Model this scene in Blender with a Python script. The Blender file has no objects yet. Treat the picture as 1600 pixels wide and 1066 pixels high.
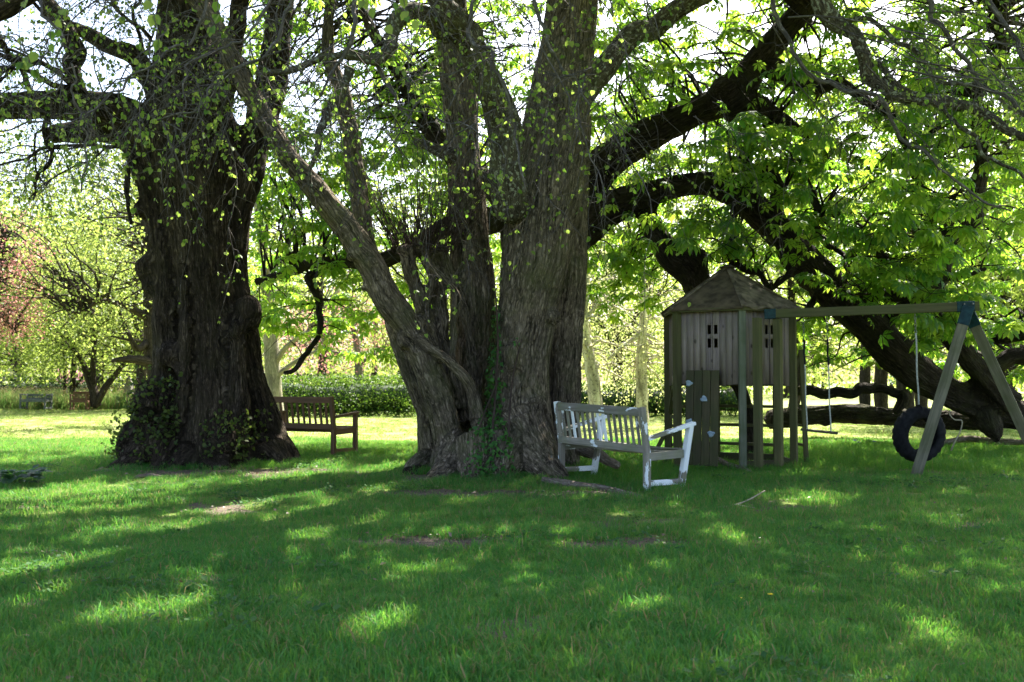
import bpy, bmesh, math, random
import numpy as np
from mathutils import Matrix, Vector

# ------------------------------------------------------------------ camera, sky, sun, exposure
SC = bpy.context.scene
COL = SC.collection
F = 1555.0
CAMH = 1.2
HORIZON = 595.0
TH = math.atan((HORIZON - 533.0) / F)
cam_d = bpy.data.cameras.new('camera')
cam = bpy.data.objects.new('camera', cam_d)
COL.objects.link(cam)
cam.location = (0, 0, CAMH)
cam.rotation_euler = (math.radians(90) + TH, 0, 0)
cam_d.sensor_width = 36.0
cam_d.lens = 36.0 * F / 1600.0
cam_d.clip_start = 0.05
cam_d.clip_end = 3000
cam_d.dof.use_dof = True
cam_d.dof.focus_distance = 8.5
cam_d.dof.aperture_fstop = 4.0
SC.camera = cam

SUN_EL, SUN_AZ = math.radians(50), math.radians(27)     # azimuth from +Y towards +X
world = bpy.data.worlds.new('World')
SC.world = world
world.use_nodes = True
wn = world.node_tree
wn.nodes.clear()
sky = wn.nodes.new('ShaderNodeTexSky')
sky.sky_type = 'NISHITA'
sky.sun_disc = False
sky.sun_elevation = SUN_EL
sky.sun_rotation = SUN_AZ
sky.air_density = 1.0
sky.dust_density = 3.5
bgn = wn.nodes.new('ShaderNodeBackground')
bgn.inputs['Strength'].default_value = 0.09
wo = wn.nodes.new('ShaderNodeOutputWorld')
wn.links.new(sky.outputs[0], bgn.inputs[0])
wn.links.new(bgn.outputs[0], wo.inputs[0])

sd = bpy.data.lights.new('sun', 'SUN')
sd.energy = 5.0
sd.angle = math.radians(0.53)
sd.color = (1.0, 0.95, 0.85)
sun = bpy.data.objects.new('sun', sd)
COL.objects.link(sun)
sdir = Vector((math.sin(SUN_AZ) * math.cos(SUN_EL), math.cos(SUN_AZ) * math.cos(SUN_EL), math.sin(SUN_EL)))
sun.rotation_euler = sdir.to_track_quat('Z', 'Y').to_euler()
sun.location = (20, 40, 50)

SC.view_settings.view_transform = 'Standard'
SC.view_settings.look = 'None'
SC.view_settings.exposure = 2.6
SC.view_settings.gamma = 1.0
SC.cycles.max_bounces = 7
SC.cycles.diffuse_bounces = 4
SC.cycles.glossy_bounces = 2
SC.cycles.transmission_bounces = 5
SC.cycles.transparent_max_bounces = 4
SC.cycles.use_denoising = True
SC.cycles.denoising_prefilter = 'ACCURATE'
SC.cycles.sample_clamp_indirect = 8.0

RNG = np.random.default_rng(11)
random.seed(5)

# ------------------------------------------------------------------ geometry helpers
ST, CT = math.sin(TH), math.cos(TH)

def at(px, py, d):
    """the world point at forward distance d seen at pixel (px, py) of the 1600 px photograph"""
    x = (px - 800.0) / F
    y = -(py - 533.0) / F
    v = np.array([x, CT - y * ST, ST + y * CT])
    v = v * (d / v[1])
    return v + np.array([0, 0, CAMH])

def project(P):
    P = np.asarray(P, float)
    q = P - np.array([0, 0, CAMH])
    f = q[:, 1] * CT + q[:, 2] * ST
    u = -q[:, 1] * ST + q[:, 2] * CT
    f = np.where(f < 0.05, 0.05, f)
    return 800 + F * q[:, 0] / f, 533 - F * u / f, f

def ground_at(px, py):
    d = CAMH * F / max(py - HORIZON, 1)
    for _ in range(3):
        p = at(px, py, d)
        d = d * (CAMH - gz(p[0], d)) / max(CAMH - p[2], 1e-3)
    p = at(px, py, d)
    return np.array([p[0], p[1], gz(p[0], p[1])])

def _hash(ix, iy, iz, seed):
    h = (ix.astype(np.uint32) * np.uint32(374761393) + iy.astype(np.uint32) * np.uint32(668265263)
         + iz.astype(np.uint32) * np.uint32(2147483647) + np.uint32(seed * 974711 + 13))
    h = (h ^ (h >> np.uint32(13))) * np.uint32(1274126177)
    h = h ^ (h >> np.uint32(16))
    return (h & np.uint32(0xffffff)).astype(np.float64) / float(0xffffff)

def vnoise(p, seed=0):
    p = np.asarray(p, float)
    i = np.floor(p).astype(np.int64)
    f = p - i
    f = f * f * (3 - 2 * f)
    out = 0
    for dx in (0, 1):
        wx = f[:, 0] if dx else 1 - f[:, 0]
        for dy in (0, 1):
            wy = f[:, 1] if dy else 1 - f[:, 1]
            for dz in (0, 1):
                wz = f[:, 2] if dz else 1 - f[:, 2]
                out = out + wx * wy * wz * _hash(i[:, 0] + dx, i[:, 1] + dy, i[:, 2] + dz, seed)
    return out * 2 - 1

def fbm(p, seed=0, octv=3):
    p = np.asarray(p, float)
    o, a = 0, 1.0
    for k in range(octv):
        o = o + a * vnoise(p * (2.03 ** k), seed + k)
        a *= 0.5
    return o

def gz(x, y):
    """height of the lawn"""
    xa = np.atleast_1d(np.asarray(x, float)); ya = np.atleast_1d(np.asarray(y, float))
    p = np.stack([xa, ya, np.zeros_like(xa)], 1)
    h = 0.035 * vnoise(p * 0.45, 3) + 0.015 * vnoise(p * 1.5, 4)
    for (cx, cy, r, a) in ((-4.3, 14.2, 2.2, 0.06), (0.0, 13.3, 1.2, 0.06)):
        h = h + a * np.exp(-((xa - cx) ** 2 + (ya - cy) ** 2) / (r * r))
    h = h * np.clip((60 - ya) / 30, 0, 1)
    return h if np.ndim(x) else float(h[0])

def norm(v):
    v = np.asarray(v, float)
    return v / np.maximum(np.linalg.norm(v, axis=-1, keepdims=True), 1e-9)

def catmull(P, n):
    P = np.asarray(P, float)
    if len(P) < 3:
        t = np.linspace(0, 1, n + 1)[:, None]
        return P[0] * (1 - t) + P[-1] * t
    Q = np.vstack([2 * P[0] - P[1], P, 2 * P[-1] - P[-2]])
    out = []
    for i in range(1, len(Q) - 2):
        t = np.linspace(0, 1, n, endpoint=False)[:, None]
        a, b, c, d = Q[i - 1], Q[i], Q[i + 1], Q[i + 2]
        out.append(0.5 * ((2 * b) + (c - a) * t + (2 * a - 5 * b + 4 * c - d) * t ** 2 + (3 * b - a - 3 * c + d) * t ** 3))
    out.append(P[-1][None])
    R = np.vstack(out)
    if R.shape[1] == 4:
        R[:, 3] = np.maximum(R[:, 3], 0.0008)
    return R

def pxpath(L, n=6):
    """[(px, py, depth, radius in px)] -> smooth world polyline with radii (N, 4)"""
    return catmull(np.array([np.append(at(a, b, c), r * c / F) for (a, b, c, r) in L]), n)

def frames(P):
    T = np.gradient(P[:, :3], axis=0)
    T = norm(T)
    _, _, vt = np.linalg.svd(T - 0.0, full_matrices=True)
    ref = vt[-1]
    e1 = norm(np.cross(T, ref))
    e2 = np.cross(T, e1)
    s = np.concatenate([[0], np.cumsum(np.linalg.norm(np.diff(P[:, :3], axis=0), axis=1))])
    return T, e1, e2, s

def kink(P, amp, seed):
    """roughen a branch line: bends and knuckles every few radii"""
    s = np.concatenate([[0], np.cumsum(np.linalg.norm(np.diff(P[:, :3], axis=0), axis=1))])
    r = np.median(P[:, 3])
    q = np.stack([s / (r * 9 + .12), np.full(len(s), seed * 3.3), np.zeros(len(s))], 1)
    w = np.minimum(1, np.minimum(s, s[-1] - s) / (r * 6 + .1))[:, None]
    off = np.stack([fbm(q, seed + 50, 3), fbm(q, seed + 60, 3), fbm(q, seed + 70, 3)], 1)
    out = P.copy()
    out[:, :3] += off * amp * (r * 1.6 + .03) * w
    out[:, 3] *= 1 + .18 * vnoise(q * 2.1, seed + 80)
    return out

class Geo:
    def __init__(self):
        self.v, self.q, self.t, self.b, self.n = [], [], [], [], 0
    def add(self, v, q=None, t=None, b=None):
        if q is not None and len(q): self.q.append(np.asarray(q) + self.n)
        if t is not None and len(t): self.t.append(np.asarray(t) + self.n)
        self.v.append(v); self.b.append(v if b is None else b)
        self.n += len(v)
    def tube(self, P, sides=8, wob=0.0, seed=0, off=0.0):
        N = len(P)
        T, e1, e2, s = frames(P)
        a = np.linspace(0, 2 * math.pi, sides, endpoint=False)
        ca, sa = np.cos(a), np.sin(a)
        r = P[:, 3][:, None] * np.ones((1, sides))
        loc = np.stack([ca[None] * r, sa[None] * r, (s[:, None] + off) * np.ones((1, sides))], 2)
        if wob:
            k = loc.reshape(-1, 3) / np.maximum(P[:, 3].mean(), .01)
            k = k * np.array([1.3, 1.3, .45])
            w = (fbm(k, seed, 2)).reshape(N, sides)
            r = r * (1 + wob * w)
        V = P[:, None, :3] + r[..., None] * (ca[None, :, None] * e1[:, None] + sa[None, :, None] * e2[:, None])
        i = np.arange(N - 1)[:, None] * sides
        j = np.arange(sides)[None]
        jn = (j + 1) % sides
        q = np.stack([i + j, i + jn, i + sides + jn, i + sides + j], 2).reshape(-1, 4)
        V = V.reshape(-1, 3)
        B = loc.reshape(-1, 3)
        tip = np.array([P[-1, :3] + T[-1] * P[-1, 3] * .6, P[0, :3] - T[0] * P[0, 3] * .6])
        bt = np.array([[0, 0, s[-1] + off], [0, 0, off]])
        n0 = N * sides
        l = (N - 1) * sides
        jj = np.arange(sides)
        t1 = np.stack([l + jj, l + (jj + 1) % sides, np.full(sides, n0)], 1)
        t2 = np.stack([(jj + 1) % sides, jj, np.full(sides, n0 + 1)], 1)
        self.add(np.vstack([V, tip]), q, np.vstack([t1, t2]), np.vstack([B, bt]))
    def arrays(self):
        v = np.vstack(self.v) if self.v else np.zeros((0, 3))
        p = []
        if self.q: p.append(np.vstack(self.q))
        if self.t: p.append(np.vstack(self.t))
        return v, p, (np.vstack(self.b) if self.b else v)

def mesh_np(name, v, polys, mat=None, smooth=True, bark=None, tint=None):
    me = bpy.data.meshes.new(name)
    v = np.asarray(v, np.float32)
    me.vertices.add(len(v))
    me.vertices.foreach_set('co', v.ravel())
    nl = sum(p.size for p in polys); npoly = sum(len(p) for p in polys)
    me.loops.add(nl); me.polygons.add(npoly)
    me.loops.foreach_set('vertex_index', np.concatenate([p.ravel() for p in polys]).astype(np.int32))
    tot = np.concatenate([np.full(len(p), p.shape[1]) for p in polys])
    me.polygons.foreach_set('loop_start', np.concatenate([[0], np.cumsum(tot)[:-1]]).astype(np.int32))
    me.update(calc_edges=True)
    if smooth:
        me.polygons.foreach_set('use_smooth', np.ones(npoly, bool))
    if bark is not None:
        a = me.attributes.new('bark', 'FLOAT_VECTOR', 'POINT')
        a.data.foreach_set('vector', np.asarray(bark, np.float32).ravel())
    if tint is not None:
        a = me.attributes.new('tint', 'FLOAT', 'POINT')
        a.data.foreach_set('value', np.asarray(tint, np.float32).ravel())
    if mat: me.materials.append(mat)
    return me

def link(o, parent=None):
    COL.objects.link(o)
    if parent is not None: o.parent = parent
    return o

def tag(o, label=None, cat=None, group=None, kind=None):
    if label: o['label'] = label
    if cat: o['category'] = cat
    if group: o['group'] = group
    if kind: o['kind'] = kind
    return o

def thing(name, loc, label, cat, rz=0, group=None):
    o = bpy.data.objects.new(name, None)
    o.empty_display_size = .2
    o.location = [float(c) for c in loc]
    o.rotation_euler = (0, 0, rz)
    link(o)
    return tag(o, label, cat, group)

def wpart(name, geo, mat, parent, smooth=True, kind=None, label=None, tint=None):
    """part whose geometry is given in world coordinates (parent has no rotation)"""
    if isinstance(geo, Geo):
        v, p, b = geo.arrays()
    else:
        v, p = geo; b = None
    if parent is not None:
        pl = np.array(parent.location)
        if parent.parent is not None: pl = pl + np.array(parent.parent.location)
        v = v - pl
    o = bpy.data.objects.new(name, mesh_np(name, v, p, mat, smooth, b, tint))
    link(o, parent)
    if kind: o['kind'] = kind
    if label: o['label'] = label
    return o

def bm_obj(name, bm, mat, parent=None, smooth=False):
    me = bpy.data.meshes.new(name)
    bm.normal_update()
    bm.to_mesh(me); bm.free()
    if smooth: me.polygons.foreach_set('use_smooth', np.ones(len(me.polygons), bool))
    if mat: me.materials.append(mat)
    o = bpy.data.objects.new(name, me)
    return link(o, parent)

def bar_mesh(name, p0, p1, w, h, up=(0, 0, 1), bev=.004, mat=None, rough=0.0):
    """a squared timber from p0 to p1 as local mesh; 'bark' holds (across, across, along) for the grain"""
    p0 = Vector(p0); p1 = Vector(p1)
    L = (p1 - p0).length
    z = (p1 - p0).normalized()
    u = Vector(up)
    x = u.cross(z)
    if x.length < 1e-4: x = Vector((1, 0, 0)).cross(z)
    x.normalize()
    y = z.cross(x)
    bm = bmesh.new()
    bmesh.ops.create_cube(bm, size=1)
    for v in bm.verts:
        v.co = Vector((v.co.x * w, v.co.y * h, (v.co.z + .5) * L))
    if bev: bmesh.ops.bevel(bm, geom=bm.edges[:], offset=min(bev, w * .3, h * .3), segments=1, affect='EDGES')
    me = bpy.data.meshes.new(name)
    bm.to_mesh(me); bm.free()
    n = len(me.vertices)
    co = np.zeros(n * 3, np.float32); me.vertices.foreach_get('co', co); co = co.reshape(-1, 3)
    a = me.attributes.new('bark', 'FLOAT_VECTOR', 'POINT')
    o = RNG.uniform(-9, 9, 3)
    a.data.foreach_set('vector', (co + o).astype(np.float32).ravel())
    M = np.array([list(x), list(y), list(z)])
    if rough:
        co = co + RNG.normal(0, rough, co.shape)
    me.vertices.foreach_set('co', (co @ M + np.array(p0)).astype(np.float32).ravel())
    if mat: me.materials.append(mat)
    return me

def bar(name, p0, p1, w, h, mat, parent, up=(0, 0, 1), bev=.004, rough=0.0):
    return link(bpy.data.objects.new(name, bar_mesh(name, p0, p1, w, h, up, bev, mat, rough)), parent)

# ------------------------------------------------------------------ materials
def new_mat(name):
    m = bpy.data.materials.new(name)
    m.use_nodes = True
    nt = m.node_tree
    nt.nodes.clear()
    return m, nt, (lambda t: nt.nodes.new(t)), (lambda a, b: nt.links.new(a, b))

def ramp(N, stops):
    r = N('ShaderNodeValToRGB')
    el = r.color_ramp.elements
    while len(el) < len(stops): el.new(.5)
    for e, (p, c) in zip(el, stops):
        e.position = p
        e.color = (*c, 1) if len(c) == 3 else c
    return r

def mixc(N, L, fac, a, b, blend='MIX'):
    m = N('ShaderNodeMix'); m.data_type = 'RGBA'; m.blend_type = blend
    for s, x in ((m.inputs[0], fac), (m.inputs[6], a), (m.inputs[7], b)):
        if hasattr(x, 'links'): L(x, s)
        elif isinstance(x, (int, float)): s.default_value = x
        else: s.default_value = (*x, 1)
    return m.outputs[2]

def mathn(N, L, op, a, b=None, clamp=False):
    m = N('ShaderNodeMath'); m.operation = op; m.use_clamp = clamp
    for s, x in ((m.inputs[0], a), (m.inputs[1], b)):
        if x is None: continue
        if hasattr(x, 'links'): L(x, s)
        else: s.default_value = x
    return m.outputs[0]

def bark_mat(name, dark, mid, light, moss=None, moss_amt=.3, sc=9.0, bump=.9, lich=None):
    m, nt, N, L = new_mat(name)
    at_ = N('ShaderNodeAttribute'); at_.attribute_name = 'bark'
    mp = N('ShaderNodeMapping'); mp.inputs['Scale'].default_value = (1, 1, .17)
    L(at_.outputs['Vector'], mp.inputs[0])
    wz = N('ShaderNodeTexNoise'); wz.inputs['Scale'].default_value = 3; wz.inputs['Detail'].default_value = 3
    L(at_.outputs['Vector'], wz.inputs['Vector'])
    add = N('ShaderNodeVectorMath'); add.operation = 'MULTIPLY_ADD'
    L(wz.outputs['Color'], add.inputs[0]); add.inputs[1].default_value = (.09, .09, .12); L(mp.outputs[0], add.inputs[2])
    no = N('ShaderNodeTexNoise'); no.inputs['Scale'].default_value = sc * 1.7; no.inputs['Detail'].default_value = 9; no.inputs['Roughness'].default_value = .68
    L(add.outputs[0], no.inputs['Vector'])
    r1 = N('ShaderNodeTexNoise'); r1.inputs['Scale'].default_value = sc * 2.6; r1.inputs['Detail'].default_value = 3; r1.inputs['Roughness'].default_value = .5
    L(add.outputs[0], r1.inputs['Vector'])
    mp2 = N('ShaderNodeMapping'); mp2.inputs['Scale'].default_value = (1, 1, .5)
    L(at_.outputs['Vector'], mp2.inputs[0])
    r2 = N('ShaderNodeTexNoise'); r2.inputs['Scale'].default_value = sc * 1.5; r2.inputs['Detail'].default_value = 5; r2.inputs['Roughness'].default_value = .6
    L(mp2.outputs[0], r2.inputs['Vector'])
    v2 = mathn(N, L, 'MULTIPLY', mathn(N, L, 'ABSOLUTE', mathn(N, L, 'SUBTRACT', r2.outputs['Fac'], .5)), 9.0, True)
    big = N('ShaderNodeTexNoise'); big.inputs['Scale'].default_value = 1.4; big.inputs['Detail'].default_value = 5
    L(at_.outputs['Vector'], big.inputs['Vector'])
    vr = mathn(N, L, 'MULTIPLY', mathn(N, L, 'ABSOLUTE', mathn(N, L, 'SUBTRACT', r1.outputs['Fac'], .5)), 7.0, True)
    hgt = mathn(N, L, 'ADD', mathn(N, L, 'MULTIPLY', mathn(N, L, 'MULTIPLY', vr, mathn(N, L, 'ADD', mathn(N, L, 'MULTIPLY', v2, .7), .3)), .5), mathn(N, L, 'MULTIPLY', no.outputs['Fac'], .9))
    cr = ramp(N, [(.3, dark), (.58, mid), (.95, light)])  # fissures darkened in colour, where diffuse light barely shows the bump
    L(mathn(N, L, 'MULTIPLY', hgt, .8), cr.inputs[0])
    col = cr.outputs[0]
    br = ramp(N, [(.35, (.62, .62, .62)), (.65, (1.25, 1.2, 1.15))])
    L(big.outputs['Fac'], br.inputs[0])
    col = mixc(N, L, .8, col, br.outputs[0], 'MULTIPLY')
    if lich:
        ln = N('ShaderNodeTexNoise'); ln.inputs['Scale'].default_value = 22; ln.inputs['Detail'].default_value = 4
        L(at_.outputs['Vector'], ln.inputs['Vector'])
        lr = ramp(N, [(.56, (0, 0, 0)), (.63, (1, 1, 1))]); L(ln.outputs['Fac'], lr.inputs[0])
        col = mixc(N, L, mathn(N, L, 'MULTIPLY', lr.outputs[0], .75), col, lich)
    if moss:
        mn = N('ShaderNodeTexNoise'); mn.inputs['Scale'].default_value = 2.3; mn.inputs['Detail'].default_value = 7; mn.inputs['Roughness'].default_value = .7
        ob = N('ShaderNodeTexCoord'); L(ob.outputs['Object'], mn.inputs['Vector'])
        mr = ramp(N, [(.47, (0, 0, 0)), (.68, (1, 1, 1))]); L(mn.outputs['Fac'], mr.inputs[0])
        col = mixc(N, L, mathn(N, L, 'MULTIPLY', mr.outputs[0], moss_amt), col, moss)
    p = N('ShaderNodeBsdfPrincipled'); p.inputs['Roughness'].default_value = .9
    p.inputs['Specular IOR Level'].default_value = .08
    L(col, p.inputs['Base Color'])
    bp = N('ShaderNodeBump'); bp.inputs['Strength'].default_value = bump; bp.inputs['Distance'].default_value = .06
    L(hgt, bp.inputs['Height']); L(bp.outputs[0], p.inputs['Normal'])
    o = N('ShaderNodeOutputMaterial'); L(p.outputs[0], o.inputs[0])
    return m

def leaf_mat(name, c1, c2, t1, t2, trans=.5, rough=.5, spec=.3):
    """c1-c2: reflected colour over the tint, t1-t2: colour of the light that comes through"""
    m, nt, N, L = new_mat(name)
    a = N('ShaderNodeAttribute'); a.attribute_name = 'tint'
    oi = N('ShaderNodeObjectInfo')
    f = mathn(N, L, 'FRACT', mathn(N, L, 'ADD', a.outputs['Fac'], oi.outputs['Random']))
    col = mixc(N, L, f, c1, c2)
    tc = mixc(N, L, f, t1, t2)
    p = N('ShaderNodeBsdfPrincipled'); p.inputs['Roughness'].default_value = rough
    p.inputs['Specular IOR Level'].default_value = spec
    L(col, p.inputs['Base Color'])
    t = N('ShaderNodeBsdfTranslucent'); L(tc, t.inputs[0])
    mx = N('ShaderNodeMixShader'); mx.inputs[0].default_value = trans
    L(p.outputs[0], mx.inputs[1]); L(t.outputs[0], mx.inputs[2])
    o = N('ShaderNodeOutputMaterial'); L(mx.outputs[0], o.inputs[0])
    return m

def grass_mat(name, dry=.2, c1=(.04, .15, .036), c2=(.092, .205, .046), t1=(.05, .27, .03), t2=(.24, .44, .045)):
    m, nt, N, L = new_mat(name)
    oi = N('ShaderNodeObjectInfo')
    g = N('ShaderNodeNewGeometry')
    n1 = N('ShaderNodeTexNoise'); n1.inputs['Scale'].default_value = .7; n1.inputs['Detail'].default_value = 7; n1.inputs['Roughness'].default_value = .65
    L(g.outputs['Position'], n1.inputs['Vector'])
    f = mathn(N, L, 'ADD', mathn(N, L, 'MULTIPLY', oi.outputs['Random'], .5), mathn(N, L, 'MULTIPLY', mathn(N, L, 'SUBTRACT', n1.outputs['Fac'], .25), 1.1), True)
    a = N('ShaderNodeAttribute'); a.attribute_name = 'tint'
    f2 = mathn(N, L, 'MULTIPLY', f, mathn(N, L, 'MULTIPLY', mathn(N, L, 'ADD', a.outputs['Fac'], .15), 1.6), True)
    col = mixc(N, L, f2, c1, c2)
    tc = mixc(N, L, f2, t1, t2)
    dr = ramp(N, [(1 - dry * .5 - .02, (0, 0, 0)), (1 - dry * .5, (1, 1, 1))])
    L(a.outputs['Fac'], dr.inputs[0])
    col = mixc(N, L, dr.outputs[0], col, (.26, .21, .09))
    tc = mixc(N, L, dr.outputs[0], tc, (.3, .24, .1))
    p = N('ShaderNodeBsdfPrincipled'); p.inputs['Roughness'].default_value = .55; p.inputs['Specular IOR Level'].default_value = .14
    L(col, p.inputs['Base Color'])
    t = N('ShaderNodeBsdfTranslucent'); L(tc, t.inputs[0])
    mx = N('ShaderNodeMixShader'); mx.inputs[0].default_value = .42
    L(p.outputs[0], mx.inputs[1]); L(t.outputs[0], mx.inputs[2])
    o = N('ShaderNodeOutputMaterial'); L(mx.outputs[0], o.inputs[0])
    return m

def wood_mat(name, a, b, stain=None, stain_amt=.4, knots=False, rough=.8, sc=28, paint=None, paint_lo=.5):
    m, nt, N, L = new_mat(name)
    at_ = N('ShaderNodeAttribute'); at_.attribute_name = 'bark'
    oi = N('ShaderNodeObjectInfo')
    mp = N('ShaderNodeMapping'); mp.inputs['Scale'].default_value = (1, 1, .06)
    L(at_.outputs['Vector'], mp.inputs[0])
    n = N('ShaderNodeTexNoise'); n.inputs['Scale'].default_value = sc; n.inputs['Detail'].default_value = 6; n.inputs['Roughness'].default_value = .6
    n.inputs['Distortion'].default_value = .6
    L(mp.outputs[0], n.inputs['Vector'])
    cr = ramp(N, [(.3, a), (.7, b)]); L(n.outputs['Fac'], cr.inputs[0])
    col = cr.outputs[0]
    rv = ramp(N, [(0, (.72, .72, .75)), (1, (1.2, 1.17, 1.12))]); L(oi.outputs['Random'], rv.inputs[0])
    col = mixc(N, L, .8, col, rv.outputs[0], 'MULTIPLY')
    if knots:
        v = N('ShaderNodeTexVoronoi'); v.inputs['Scale'].default_value = 7.5
        mk = N('ShaderNodeMapping'); mk.inputs['Scale'].default_value = (1, 1, .6)
        L(at_.outputs['Vector'], mk.inputs[0]); L(mk.outputs[0], v.inputs['Vector'])
        kr = ramp(N, [(.10, (.12, .10, .09)), (.19, (1, 1, 1))]); L(v.outputs['Distance'], kr.inputs[0])
        col = mixc(N, L, .9, col, kr.outputs[0], 'MULTIPLY')
    g = N('ShaderNodeNewGeometry')
    if stain:
        sn = N('ShaderNodeTexNoise'); sn.inputs['Scale'].default_value = 4; sn.inputs['Detail'].default_value = 6
        L(at_.outputs['Vector'], sn.inputs['Vector'])
        sr = ramp(N, [(.38, (0, 0, 0)), (.66, (1, 1, 1))]); L(sn.outputs['Fac'], sr.inputs[0])
        col = mixc(N, L, mathn(N, L, 'MULTIPLY', sr.outputs[0], stain_amt), col, stain)
    hgt = n.outputs['Fac']
    if paint:
        pn = N('ShaderNodeTexNoise'); pn.inputs['Scale'].default_value = 7; pn.inputs['Detail'].default_value = 7; pn.inputs['Roughness'].default_value = .6
        pm = N('ShaderNodeMapping'); pm.inputs['Scale'].default_value = (1, 1, .45)
        L(at_.outputs['Vector'], pm.inputs[0]); L(pm.outputs[0], pn.inputs['Vector'])
        pr = ramp(N, [(paint_lo, (0, 0, 0)), (paint_lo + .015, (1, 1, 1))]); L(pn.outputs['Fac'], pr.inputs[0])
        col = mixc(N, L, pr.outputs[0], col, paint)
        hgt = mathn(N, L, 'ADD', mathn(N, L, 'MULTIPLY', n.outputs['Fac'], .5), pr.outputs[0])
    p = N('ShaderNodeBsdfPrincipled'); p.inputs['Roughness'].default_value = rough; p.inputs['Specular IOR Level'].default_value = .25
    L(col, p.inputs['Base Color'])
    bp = N('ShaderNodeBump'); bp.inputs['Strength'].default_value = .5; bp.inputs['Distance'].default_value = .006
    L(hgt, bp.inputs['Height']); L(bp.outputs[0], p.inputs['Normal'])
    o = N('ShaderNodeOutputMaterial'); L(p.outputs[0], o.inputs[0])
    return m

def plain_mat(name, c, rough=.6, metal=0, var=None, sc=12, bump=.2):
    m, nt, N, L = new_mat(name)
    p = N('ShaderNodeBsdfPrincipled'); p.inputs['Roughness'].default_value = rough; p.inputs['Metallic'].default_value = metal; p.inputs['Specular IOR Level'].default_value = .2
    n = N('ShaderNodeTexNoise'); n.inputs['Scale'].default_value = sc; n.inputs['Detail'].default_value = 6
    tc = N('ShaderNodeTexCoord'); L(tc.outputs['Object'], n.inputs['Vector'])
    cr = ramp(N, [(.35, c), (.7, var or tuple(x * 1.5 for x in c))]); L(n.outputs['Fac'], cr.inputs[0])
    L(cr.outputs[0], p.inputs['Base Color'])
    bp = N('ShaderNodeBump'); bp.inputs['Strength'].default_value = bump; bp.inputs['Distance'].default_value = .01
    L(n.outputs['Fac'], bp.inputs['Height']); L(bp.outputs[0], p.inputs['Normal'])
    o = N('ShaderNodeOutputMaterial'); L(p.outputs[0], o.inputs[0])
    return m

M = {}
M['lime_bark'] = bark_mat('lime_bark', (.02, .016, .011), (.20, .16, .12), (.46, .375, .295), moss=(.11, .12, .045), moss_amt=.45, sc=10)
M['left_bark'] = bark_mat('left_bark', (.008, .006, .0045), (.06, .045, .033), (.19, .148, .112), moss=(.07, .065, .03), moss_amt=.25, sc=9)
M['limb_bark'] = bark_mat('limb_bark', (.025, .02, .016), (.10, .085, .066), (.21, .185, .145), moss=(.15, .16, .06), moss_amt=.5, sc=14, bump=.6, lich=(.34, .35, .28))
M['chestnut_bark'] = bark_mat('chestnut_bark', (.012, .009, .007), (.042, .033, .026), (.09, .073, .057), moss=(.07, .075, .025), moss_amt=.4, sc=8)
M['twig_bark'] = bark_mat('twig_bark', (.05, .043, .04), (.12, .105, .098), (.30, .275, .26), sc=20, bump=.4, moss=(.14, .14, .07), moss_amt=.3)
M['shoot_bark'] = bark_mat('shoot_bark', (.035, .024, .02), (.07, .05, .042), (.11, .08, .07), sc=20, bump=.2)
M['birch_bark'] = bark_mat('birch_bark', (.25, .22, .18), (.62, .58, .48), (.78, .75, .66), sc=3, bump=.2, lich=(.07, .06, .05))
M['pale_bark'] = bark_mat('pale_bark', (.13, .12, .09), (.27, .25, .19), (.36, .34, .27), sc=8, bump=.3, moss=(.16, .18, .08), moss_amt=.4)
M['far_bark'] = bark_mat('far_bark', (.02, .017, .013), (.06, .05, .04), (.10, .085, .07), sc=8, bump=.4)
M['lime_leaf'] = leaf_mat('lime_leaf', (.06, .11, .02), (.16, .19, .05), (.15, .30, .03), (.44, .58, .10), .5, .5, .15)
M['shoot_leaf'] = leaf_mat('shoot_leaf', (.035, .06, .014), (.09, .115, .03), (.06, .12, .015), (.22, .30, .045), .4, .5, .15)
M['crown_leaf'] = leaf_mat('crown_leaf', (.05, .10, .015), (.09, .14, .025), (.10, .18, .02), (.16, .24, .03), .4)
M['chestnut_leaf'] = leaf_mat('chestnut_leaf', (.022, .085, .018), (.05, .125, .022), (.20, .46, .025), (.50, .68, .065), .49, .45, .2)
M['far_leaf'] = leaf_mat('far_leaf', (.07, .12, .025), (.12, .16, .035), (.26, .38, .05), (.38, .46, .09), .5)
M['yellow_leaf'] = leaf_mat('yellow_leaf', (.075, .115, .03), (.13, .155, .05), (.22, .32, .05), (.36, .42, .10), .5)
M['birch_leaf'] = leaf_mat('birch_leaf', (.12, .15, .06), (.22, .23, .12), (.40, .46, .14), (.55, .56, .25), .5)
M['copper_leaf'] = leaf_mat('copper_leaf', (.15, .055, .05), (.20, .12, .07), (.46, .16, .18), (.48, .28, .22), .5)
M['pink_leaf'] = leaf_mat('pink_leaf', (.35, .12, .22), (.5, .2, .3), (.5, .15, .3), (.6, .3, .4), .4)
M['hedge_leaf'] = leaf_mat('hedge_leaf', (.03, .075, .012), (.07, .12, .02), (.08, .18, .02), (.18, .28, .03), .35, .5, .15)
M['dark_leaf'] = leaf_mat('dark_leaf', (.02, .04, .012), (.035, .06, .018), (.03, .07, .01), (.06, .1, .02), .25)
M['conifer_leaf'] = leaf_mat('conifer_leaf', (.05, .095, .065), (.085, .14, .095), (.10, .18, .10), (.15, .24, .14), .35)
M['ivy_leaf'] = leaf_mat('ivy_leaf', (.03, .11, .022), (.07, .18, .035), (.08, .24, .03), (.16, .34, .04), .3, .45, .2)
M['dead_leaf'] = leaf_mat('dead_leaf', (.10, .065, .04), (.20, .15, .10), (.1, .07, .04), (.18, .12, .07), .25)
M['weed_leaf'] = leaf_mat('weed_leaf', (.03, .09, .03), (.07, .14, .045), (.06, .18, .03), (.14, .26, .05), .35, .6, .1)
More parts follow.
